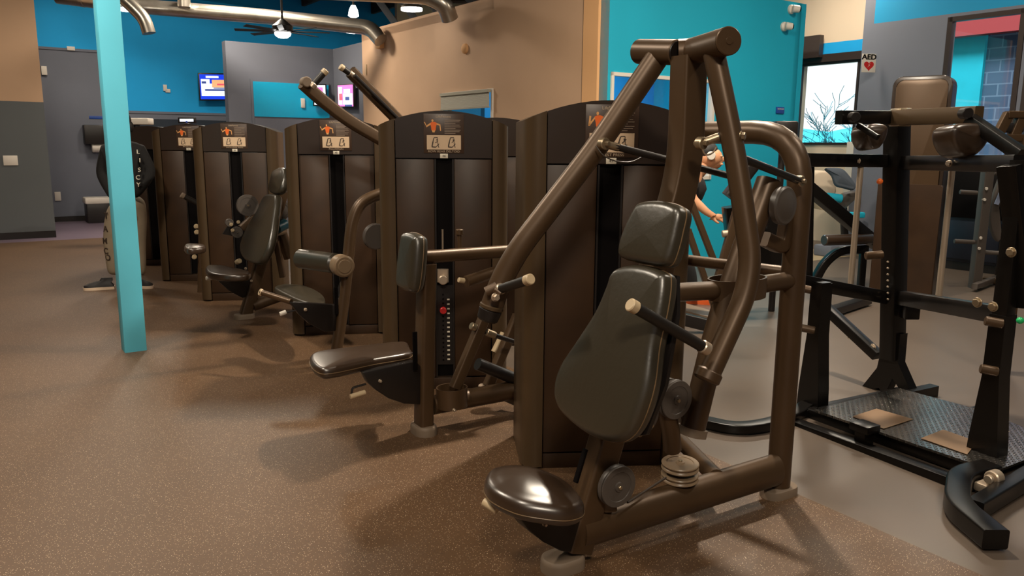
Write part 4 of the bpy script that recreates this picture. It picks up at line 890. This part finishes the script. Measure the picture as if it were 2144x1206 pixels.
# curved black base bar behind the chest press
g = G(); g.tube([fl(1405, 868, .03), fl(1470, 882, .03), fl(1540, 898, .03), fl(1610, 890, .03), fl(1665, 868, .03), fl(1690, 850, .03)], prof=rr(.08, .05, .008), fil=.2); tag(g.o('curved_floor_bar', 'black'), 'curved black bar lying on grey floor behind the chest press upright', 'floor bar')
# ---------------- back right: dark units, weight tree, bike ----------------
pk = fl(2050, 556)
t = thing('storage_unit', 'low dark blue-black panelled unit along the right window wall', 'storage unit', pk)
g = G(); F = (W1-A3*1.2-B3*.45, A3, B3); g.bx(0, 2.35, 0, .38, .10, 1.28, .01, F); g.o('unit_body', mat('navy_panel', (.008, .011, .02), .4), t)
g = G(); g.bx(.02, 2.33, .02, .36, .0, .1, 0, F); g.o('plinth', 'dark', t)
for i in range(3):
    g = G(); g.bx(.03+i*.77, .77+i*.77, -.02, -.001, .14, .62, .004, F); g.o('door_panel', mat('navy_door', (.010, .014, .026), .35), t); g = G(); g.bx(.03+i*.77, .77+i*.77, -.02, -.001, .66, 1.24, .004, F); g.o('door_panel', 'void', t)
pw = fl(2040, 603)
t = thing('weight_tree', 'grey post with short plate pegs standing before the dark unit', 'weight tree', pw); Yw = pw.y
g = G(); g.tube([pw, V((pw.x, pw.y, at(2058, 350, Yw).z))], prof=rr(.10, .10, .01)); g.o('upright_post', 'pulley', t)
for q in ((2000, 402, 2046), (1988, 505, 2040), (2050, 528, 2095), (2072, 362, 2100)):
    g = G(); g.cyl(at(q[0]+10, q[1], Yw), at(q[2], q[1]+2, Yw), .024); g.o('plate_peg', 'pulley', t)
for q in ((2064, 395), (2060, 418), (2052, 498), (2049, 520)): bolt(t, at(*q, Yw-.04), V((0, -1, 0)), .018, 'white')
g = G(); g.tube([fl(2040, 600, .06), fl(2120, 570, .06)], prof=rr(.06, .06, .008)); g.o('base_rail', 'pulley', t)
g = G(); g.tube([fl(2060, 585, .05), fl(2130, 595, .05)], prof=rr(.06, .06, .008)); g.o('base_rail', 'bronze', t)
pb = fl(2085, 600)
t = thing('incline_bench', 'dark upright bench pad with pale printed stripe beside the weight tree', 'bench', pb); Yb_ = pb.y
g = G(); n_ = V((-1, -.3, 0)); so = [at(x, y, Yb_) for x, y in [(2104, 352), (2112, 360), (2104, 400), (2092, 440), (2088, 470), (2094, 505), (2084, 500), (2074, 470), (2074, 440), (2084, 400)]]
g.cushion(so, V((-.1, -1, 0)), .07, .02, .01, 4); g.o('back_pad', 'pulley', t)
g = G(); g.tube([at(2110, 372, Yb_-.03), at(2086, 428, Yb_-.03)], prof=rr(.05, .01, .002), up=V((0, -1, 0))); g.o('printed_stripe', mat('pale_print', (.35, .42, .6), .5), t)
g = G(); g.tube([fl(2090, 575, .04), at(2104, 480, Yb_+.1)], prof=rr(.07, .07, .01)); g.o('support_post', 'black', t)
px = at(2115, 262, 6.0); t = thing('cable_crossover_head', 'brown metal lever head with slots jutting in at the right frame edge', 'machine head', px)
Yh = 5.2
for a, b in (((2085, 290), (2112, 238)), ((2108, 240), (2180, 240)), ((2098, 288), (2180, 290)), ((2122, 286), (2140, 244))):
    g = G(); g.tube([at(*a, Yh), at(*b, Yh)], prof=rr(.06, .045, .006)); g.o('head_bar', 'bronze', t)
g = G(); g.box(at(2120, 268, Yh+.02), V((.06, 0, 0)), V((0, .03, 0)), Z3*.03, .01); g.o('head_block', 'dark', t)
g = G(); g.tube([at(2140, 296, Yh), at(2132, 312, Yh), at(2118, 320, Yh)], r=.012, n=8, fil=.05); g.o('hose', 'dark', t)
g = G(); g.tube([at(2150, 290, Yh), V((at(2150, 290, Yh).x, Yh, 0))], prof=rr(.1, .1, .01)); g.o('upright_post', 'bronze', t)
# exercise bike by the far window with a jacket on it
pe = fl(1735, 530); t = thing('exercise_bike', 'pale exercise bike with blue pads by the far window', 'exercise bike', pe); Ye = pe.y
g = G(); so = [at(x, y, Ye) for x, y in [(1706, 362), (1742, 362), (1752, 400), (1738, 425), (1720, 440), (1702, 400)]]; g.cushion(so, V((0, -1, 0)), .30, .04, .02, 4); g.o('shroud', 'cream_w', t)
g = G(); g.cyl(at(1730, 412, Ye-.3), at(1762, 416, Ye-.3), .06); g.o('arm_pad', 'teal', t); g = G(); g.box(at(1788, 450, Ye-.2), V((.14, 0, 0)), V((0, .06, 0)), Z3*.04, .02); g.o('seat_pad', 'teal', t)
g = G(); g.tube([at(1765, 425, Ye), at(1768, 480, Ye), fl(1770, 530)], prof=rr(.09, .09, .02)); g.o('seat_post', 'dark', t)
g = G(); g.prism([at(x, y, Ye-.15) for x, y in ((1755, 420), (1775, 405), (1800, 400), (1798, 412), (1768, 440))], V((0, .2, 0)), .02); g.o('housing', 'pulley', t)
g = G(); g.box(fl(1755, 522, .08), V((.3, .17, 0)), V((-.08, .12, 0)), Z3*.08, .03); g.o('base_cover', 'grey', t)
g = G(); so = [at(x, y, Ye-.35) for x, y in [(1728, 352), (1745, 350), (1765, 353), (1780, 368), (1792, 386), (1788, 396), (1768, 392), (1750, 386), (1742, 366)]]
g.cushion(so, V((-.2, -1, .3)), .10, .03, .03, 4); tag(g.o('grey_jacket', mat('slate_cloth', (.09, .11, .14), .9, bump=.3, nscale=20)), 'slate grey jacket draped over the pale exercise bike', 'jacket')
g = G(); g.bx(0, .12, -.1, -.02, .3, 1.6, .01, (hit(1795, W2, A3), A3, B3)); tag(g.o('leaning_board', 'white'), 'narrow white panel beside the far window, under the AED sign', 'panel')
# ---------------- wall fittings ----------------
def on(x, y, P, n, off=0): q = onp(x, y, P, n); return q+(CAM-q).normalized()*off
# AED sign projecting from the wall end
c = at(1819, 132, f0.y-.15); s_ = .11; Xs, Zs = V((.985, .17, 0)).normalized(), V((-.03, 0, 1)).normalized()
t = thing('aed_sign', 'white AED sign with red heart on the wall corner', 'sign', c)
Ys = V((Xs.y, -Xs.x, 0)); hw, hh = .105, .125
g = G(); g.box(c, Xs*hw, Ys*.004, Zs*hh, .002); g.o('sign_plate', 'white', t)
text('AED', .095, c+Zs*.078+Ys*.006, Xs, Zs, 'void', t, 'lettering', .001, 1.2, .035)
hp = []
for i in range(28):
    a = 2*math.pi*i/28; hp.append((.0045*16*math.sin(a)**3*1.05, .0045*(13*math.cos(a)-5*math.cos(2*a)-2*math.cos(3*a)-math.cos(4*a))-.035))
g = G(); g.prism([c+Xs*a+Zs*b+Ys*.0045 for a, b in hp], Ys*.002); g.o('heart', 'red', t)
g = G(); g.prism([c+Xs*a+Zs*b+Ys*.007 for a, b in ((.03, .005), (-.012, -.028), (.004, -.032), (-.028, -.062), (.016, -.030), (.0, -.024))], Ys*.001); g.o('lightning_bolt', 'tick', t)
def camera_dome(px, py, label):
    c = onp(px, py, bc-nb*.0, nb)-nb*.02; t = thing('security_camera', label, 'security camera', c, 'security cameras on the teal wall')
    g = G(); g.lathe(c+nb*.02, -nb, [(0, .06), (.025, .06), (.04, .045), (.045, .02)]); g.o('mount', 'white', t)
    d = (-nb*.6+B3*.7-Z3*.1).normalized(); g = G(); g.cyl(c-nb*.05-d*.03, c-nb*.05+d*.06, .05, .045); b_ = g.o('camera_body', 'white', t); g = G(); g.cyl(c-nb*.05+d*.055, c-nb*.05+d*.075, .036, .03); g.o('lens', 'void', b_)
camera_dome(1640, 56, 'white dome camera on teal wall, lower of the two'); camera_dome(1655, 20, 'white camera at the teal wall top corner, upper of the two')
def plate(name, px, py, P, n, w_, h_, m, label, cat, th=.02):
    grp = 'small white wall sensors' if name == 'wall_sensor' else None
    n = V(n).normalized(); q = onp(px, py, P, n); n = n if (CAM-q).dot(n) > 0 else -n; X = V((-n.y, n.x, 0)); g = G(); g.box(q+n*(th/2), X*(w_/2), n*(th/2), Z3*(h_/2), .003); o = g.o(name, m); tag(o, label, cat, grp); return o, q+n*th, X, n
bs = mat('sign_blue', s2l(30, 70, 150), .5)
o_, q, X, n = plate('wall_sign', 1632, 231, bc, nb, .16, .085, bs, 'small blue sign with white lettering on the teal wall', 'sign'); text('RESTROOM', .026, q+n*.001+Z3*.015, -X if X.dot(B3) < 0 else X, Z3, 'tick', o_, 'lettering')
plate('light_switch', 22, 336, lw, nb, .19, .15, 'white', 'white double switch plate on the slate near-left wall', 'light switch', .012)
plate('wall_outlet', 121, 411, fw_, nb, .10, .17, 'white', 'white outlet low on the grey far wall', 'outlet', .012)
plate('emergency_box', 148, 102, fw_, nb, .13, .07, 'white', 'small white box on the line between blue and grey paint', 'wall box', .05)
plate('wall_sensor', 345, 184, fw_, nb, .07, .12, 'white', 'small white sensor on the blue far wall left of the television', 'sensor', .04)
plate('wall_sensor', 351, 190, fw_, nb, .09, .07, 'white', 'second small white box just below right of the blue wall sensor', 'sensor', .03)
plate('wall_sensor', 92, 148, fw_, nb, .09, .16, 'white', 'white sensor high on the grey wall at the near-left wall edge', 'sensor', .05)
plate('wall_sensor', 632, 216, c2, nb, .07, .17, 'white', 'white sensor seen on the blue alcove panel', 'sensor', .07)
plate('wall_box', 800, 90, bc, na, .16, .18, 'tan2', 'tan box high on the tan wall near its left end', 'wall box', .08)
plate('wall_plate', 768, 146, bc, na, .03, .17, 'cream', 'thin beige strip on the left end of tan wall', 'wall plate', .02)
q = onp(975, 102, bc, na); g = G(); g.lathe(q, -B3, [(0, .07), (.03, .065), (.05, .04), (.055, .001)]); tag(g.o('motion_detector', 'tan2'), 'round beige detector on the tan wall', 'detector')
o_, q, X, n = plate('dispenser_sign', 205, 246, fw_, nb, .30, .055, bs, 'thin blue sign above the black dispenser', 'sign', .01)
# black paper dispenser and bin at the far wall
q = onp(200, 282, fw_, nb)-nb*.12
t = thing('towel_dispenser', 'black wipe dispenser with white roll hanging on the grey far wall', 'dispenser', q)
g = G(); g.box(q, B3*.22, nb*.11, Z3*.18, .02); g.o('housing', 'dark', t); g = G(); g.cyl(q-Z3*.25-B3*.1, q-Z3*.25+B3*.2, .085, n=24); g.o('paper_roll', 'white', t)
q = fl(207, 463)-nb*.25; t = thing('waste_bin', 'black waste bin with white liner below the dispenser', 'waste bin', q)
g = G(); g.box(q+Z3*.19, B3*.24, nb*.18, Z3*.19, .02); g.o('bin_body', 'dark', t); g = G(); g.box(q+Z3*.42, B3*.26, nb*.2, Z3*.06, .03); g.o('bin_liner', 'white', t)
# televisions and posters
def screen(name, x0, x1, y0, y1, P, n, label, cat, cols, frame='dark', th=.05, Xd=B3):
    a = onp(x0, y1, P, n); b = onp(x1, y1, P, n); h = onp(x0, y0, P, n).z; X = (b-a); L_ = X.length; X.normalize(); nn = V((X.y, -X.x, 0)); nn = nn if (CAM-a).dot(nn) > 0 else -nn
    z0 = a.z; t = thing(name, label, cat, a, 'lit posters in the alcove' if name == 'lit_poster' else None); F = (V((a.x, a.y, 0)), X, nn)
    g = G(); g.bx(0, L_, 0, th, z0, h, .005, F); g.o('frame', frame, t)
    for k, (u0, u1, v0, v1, m) in enumerate(cols): g = G(); e = .001*(1+k*.5); g.bx(u0*L_, u1*L_, th, th+e, z0+v0*(h-z0), z0+v1*(h-z0), 0, F); g.o('picture', m, t)
    return t
eb = mat('screen_blue', (.01, .03, .5), .3, emit=(.01, .05, .75), es=.9); ew = mat('screen_white', (.8, .85, .9), .3, emit=(.75, .85, .95), es=.8); eo = mat('screen_orange', (.8, .4, .2), .3, emit=(.8, .42, .2), es=.8); ei = mat('screen_ink', (.05, .08, .3), .3, emit=(.05, .08, .3), es=.6)
ep = mat('screen_pink', (.8, .15, .5), .3, emit=(.8, .2, .6), es=.8); er = mat('screen_red', (.8, .1, .15), .3, emit=(.75, .1, .15), es=.7)
screen('television', 417, 492, 153, 211, fw_-nb*.15, nb, 'wall television with blue and white broadcast, left of grey alcove', 'television', [(.03, .99, .05, .95, eb), (.06, .97, .17, .62, ew), (.06, .3, .6, .78, ew), (.36, .92, .48, .76, eo), (.16, .9, .36, .42, ei), (.4, .86, .44, .47, ei), (.5, .86, .56, .62, er), (.2, .55, .82, .90, ew), (.7, .95, .82, .88, ew), (.08, .2, .62, .70, ei)])
screen('lit_poster', 713, 746, 178, 224, c2-B3*.06, na, 'bright pink and white poster on the alcove side, right of the pulldown arm', 'poster', [(.02, .98, .02, .98, ep), (.35, .95, .1, .6, ew), (.05, .3, .1, .9, ew), (.1, .3, .3, .6, er), (.4, .8, .62, .8, ew), (.5, .75, .3, .45, ei), (.45, .9, .02, .1, ei)])
screen('lit_poster', 655, 683, 176, 222, c2-nb*.1, nb, 'pale poster in dark frame behind the pulldown arm', 'poster', [(.05, .9, .05, .3, ew), (.05, .9, .45, .95, ew), (.2, .7, .6, .85, ep), (.3, .6, .1, .2, ei)])
# counter devices behind the towers
screen('small_monitor', 376, 412, 246, 258, V((0, 11.5, 0)), V((0, 1, 0)), 'small dark console with lit display just above the fifth tower', 'console', [(.1, .9, .25, .75, ew), (.45, .55, .1, .4, ei)])
q = at(392, 258, 11.55); g = G(); g.cyl(V((q.x, q.y, 0)), q, .05); tag(g.o('console_stand', 'dark'), 'dark upright behind the fifth tower carrying the small console', 'stand')
g = G(); a = at(250, 254, 12); g.box(a+V((.25, 0, 0)), V((.22, 0, 0)), V((0, .1, 0)), Z3*.045, .01); wsh = g.o('white_console', 'white'); tag(wsh, 'white treadmill console seen between the post and the far tower', 'console')
g = G(); g.cyl(V((a.x+.25, a.y, 0)), a+V((.25, 0, -.05)), .05); o = g.o('console_mast', 'dark', None); tag(o, 'dark mast under the white treadmill console', 'stand')
q = at(1640, 280, 7.2); t = thing('black_speaker', 'black box speaker just behind the bent rear frame, by the far window', 'speaker', V((q.x, q.y, 0)))
g = G(); g.box(q+V((0, 0, .0)), V((.10, 0, 0)), V((0, .1, 0)), Z3*.11, .02); g.o('speaker_box', 'dark', t); g = G(); g.cyl(V((q.x, q.y, 0)), q-Z3*.1, .03); g.o('stand_pole', 'dark', t)
# machines behind the second tower (glimpsed in the gap)
q = T2P(.83, 1.3); 
t = thing('assisted_dip_machine', 'dark machine frame glimpsed in the gap between the two nearest towers', 'gym machine', V((q.x, q.y, 0)))
for y_ in (380, 408, 424, 455):
    g = G(); g.tube([at(1058, y_, q.y), at(1092, y_-6, q.y)], r=.02); g.o('frame_bar', 'bronze', t)
g = G(); g.tube([V((at(1072, 380, q.y).x, q.y, 0)), at(1072, 370, q.y)], prof=rr(.06, .06, .01)); g.o('upright_post', 'dark', t)
# ---------------- people ----------------
def body(name, pts, edges, rad, m, parent, root=0, sub=2):
    me = bpy.data.meshes.new(name); l = parent.location if parent else V((0, 0, 0)); me.from_pydata([V(p)-l for p in pts], edges, []); ob = bpy.data.objects.new(name, me); COL.objects.link(ob); ob.parent = parent
    sk = ob.modifiers.new('s', 'SKIN'); sk.use_smooth_shade = True
    for i, r in enumerate(rad): v = me.skin_vertices[0].data[i]; v.radius = (r, r) if not isinstance(r, tuple) else r; v.use_root = (i == root)
    s_ = ob.modifiers.new('u', 'SUBSURF'); s_.levels = sub; s_.render_levels = sub; me.materials.append(M[m] if isinstance(m, str) else m)
    dg = bpy.context.evaluated_depsgraph_get(); me2 = bpy.data.meshes.new_from_object(ob.evaluated_get(dg)); ob.modifiers.clear(); ob.data = me2
    for p in me2.polygons: p.use_smooth = True
    return ob
skin = mat('skin', (.62, .30, .16), .5); hairm = mat('black_hair', (.01, .008, .007), .6); hood = mat('black_hoodie', (.010, .009, .009), .9); khaki = mat('khaki_cotton', (.30, .235, .16), .9, noise=.1, nscale=8)
P_ = fl(281, 603); t = thing('person', 'person in black hoodie and khaki sweatpants standing behind the turquoise post', 'person', P_)
X, Y = V((1, .25, 0)).normalized(), V((-.25, 1, 0)).normalized(); w3 = lambda x, z, y=0: P_+X*x+Y*y+Z3*z
def sh(x, z, y=0): return w3(x, z, y)
body('sweatpants', [sh(0, .98), sh(0, .88), sh(-.11, .80), sh(-.17, .50, -.02), sh(-.17, .14, -.02), sh(.08, .80), sh(.07, .50), sh(.06, .12)], [(0, 1), (1, 2), (2, 3), (3, 4), (1, 5), (5, 6), (6, 7)], [.15, .15, .12, .095, .07, .12, .085, .07], khaki, t, 1)
body('hoodie', [sh(0, 1.0), sh(0, 1.25), sh(0, 1.43), sh(-.15, 1.42), sh(-.22, 1.18, .02), sh(-.08, .95, -.16), sh(.15, 1.42), sh(.235, 1.20, .0), sh(.08, .96, -.15), sh(0, 1.52)], [(0, 1), (1, 2), (2, 3), (3, 4), (4, 5), (2, 6), (6, 7), (7, 8), (2, 9)], [(.19, .13), (.17, .12), (.15, .11), .085, .07, .055, .085, .08, .055, .07], hood, t, 1)
hd = body('head', [sh(-.01, 1.48), sh(-.01, 1.58), sh(-.02, 1.68, -.02), sh(-.02, 1.74, -.0)], [(0, 1), (1, 2), (2, 3)], [.055, .06, .085, .075], skin, t, 1)
g = G(); g.ball(sh(-.015, 1.72, .015), .108, 20, (1, 1, 1.05)); g.ball(sh(.085, 1.66, .01), .035, 12, (.7, 1, 1.6)); g.o('hair', hairm, t)
for x, sx in ((-.155, -1), (.15, 1)):
    hn = body('hand', [sh(x*.5, .95, -.17), sh(x*.45, .91, -.19), sh(x*.4, .88, -.20)]+[sh(x*.4+dx, .84-abs(dx)*.3, -.21) for dx in (-.03, -.01, .01, .03)]+[sh(x*.45-sx*.04, .90, -.21)], [(0, 1), (1, 2), (2, 3), (2, 4), (2, 5), (2, 6), (1, 7)], [.028, .030, .028, .009, .009, .009, .009, .010], skin, t, 1, 1)
blk = mat('shoe_black', (.015, .012, .012), .6); sole = mat('shoe_sole', (.72, .55, .40), .6)
def shoe(c, d, L_=.29, parent=None, mu=blk, ms=sole):
    d = V(d).normalized(); s_ = V((-d.y, d.x, 0)); c = V((c.x, c.y, 0)); pr = [(-.5, .5), (-.45, .8), (-.1, .8), (.2, 1), (.42, .8), (.5, .3)]
    lp = [c+d*a*L_+s_*b*.05 for a, b in pr]+[c+d*a*L_-s_*b*.05 for a, b in pr[::-1]]
    g = G(); lpS = smooth_loop(lp, 3); n = len(lpS)
    g.ringfaces([[p+Z3*z for p in lpS] for z in (0, .008, .035)]); so_ = g.o('shoe', ms, parent)
    g = G(); cc = sum(lpS, V((0, 0, 0)))/n; rings = []
    for z, k, hl in ((.033, .97, 0), (.055, .93, 0), (.075, .7, -.06), (.10, .42, -.25), (.125, .36, -.28)): rings.append([cc+d*(hl*L_)+(p-cc)*k+Z3*z for p in lpS])
    g.ringfaces(rings); g.o('shoe_upper', mu, so_)
    g = G()
shoe(sh(-.32, 0, -.06), -X-Y*.15, parent=t); shoe(sh(.07, 0, -.03), X*.9-Y*.5, parent=t)
# letters down the leg and the sleeve
lx = (X*.75-Y*.66).normalized()
for k, (ch, px, py) in enumerate((('T', 222, 452), ('A', 221, 480), ('M', 220, 505), ('C', 222, 526), ('O', 226, 540))):
    p = at(px, py, P_.y-.135); text(ch, .085, p, (X*.8-Y*.6).normalized(), Z3, 'ink', t, 'pants_letter', .003, 1, .02)
for px, py, s_ in ((289, 318, 'L'), (293, 336, 'I'), (292, 356, 'S'), (289, 372, 'C'), (290, 387, 'Y')): text(s_, .06, at(px, py, P_.y-.14), X, Z3, 'tick', t, 'sleeve_letter', .012)
# person leaning behind the chest press
P_ = fl(1452, 640); t = thing('person', 'person in black shirt leaning forward behind the chest press column, arm out', 'person', P_); Yq = P_.y
a_ = lambda x, y, dy=0: at(x, y, Yq+dy)
body('body', [a_(1400, 440), a_(1425, 400), a_(1448, 365), a_(1470, 350), a_(1440, 372, -.15), a_(1446, 415, -.2), a_(1482, 446, -.25), a_(1500, 455, -.27), a_(1395, 520), a_(1440, 560), a_(1450, 625)], [(0, 1), (1, 2), (2, 3), (2, 4), (4, 5), (5, 6), (6, 7), (0, 8), (8, 9), (9, 10)], [.16, .17, .14, .06, .075, .055, .035, .025, .10, .07, .045], skin, t, 0)
q0_, q1_ = a_(1396, 458), a_(1456, 362); g = G(); lq = (q1_-q0_).length; g.lathe(q0_, q1_-q0_, [(-.02, .13), (0, .165), (lq*.3, .17), (lq*.65, .185), (lq*.85, .17), (lq*.95, .12), (lq, .07)], 28); g.o('shirt', hood, t); body('shirt_sleeve', [a_(1444, 370, -.06), a_(1444, 380, -.14), a_(1449, 408, -.2)], [(0, 1), (1, 2)], [.10, .095, .075], hood, t, 0)
c = a_(1487, 331); g = G(); g.tube([a_(1462, 362), a_(1478, 342)], r=.062, n=18); g.ball(c, .105, 24, (1.1, .85, .95)); g.ball(c+V((.03, 0, -.035)), .08, 20, (1.1, .85, .9)); g.ball(c+V((.115, -.01, -.01)), .02, 10, (1, .7, 1.3)); g.ball(c+V((.09, -.03, -.055)), .028, 10, (1, .8, .4)); g.ball(c+V((.088, -.055, .02)), .014, 8); g.o('head', skin, t); g = G(); g.ball(c+V((-.03, .02, .055)), .105, 18); g.o('hair', hairm, t)
g = G(); q = a_(1488, 326, -.10); g.cyl(q, q-V((0, .03, 0)), .04); g.o('ear_cup', 'white', t)
kn = a_(1500, 455, -.27)
fp = [a_(1490, 450, -.26), a_(1503, 455, -.27)]; ee = [(0, 1)]; rd = [.032, .034]
for i, (dx, dy) in enumerate(((16, -4), (18, 0), (16, 4), (13, 8))): fp += [a_(1503+dx*.55, 455+dy*.8, -.27-.01*i), a_(1503+dx, 458+dy, -.27-.01*i)]; ee += [(1, 2+2*i), (2+2*i, 3+2*i)]; rd += [.012, .010]
fp += [a_(1498, 463, -.30), a_(1506, 468, -.31)]; ee += [(0, len(fp)-2), (len(fp)-2, len(fp)-1)]; rd += [.012, .010]
body('hand', fp, ee, rd, skin, t, 0, 1)
of = mat('shoe_orange', (.75, .12, .02), .5)
shoe(fl(1468, 636), V((1, -.2, 0)), .30, t, of, of)
body('leggings', [a_(1398, 450), a_(1396, 515), a_(1440, 562), a_(1450, 614)], [(0, 1), (1, 2), (2, 3)], [.172, .125, .088, .062], hood, t, 0)
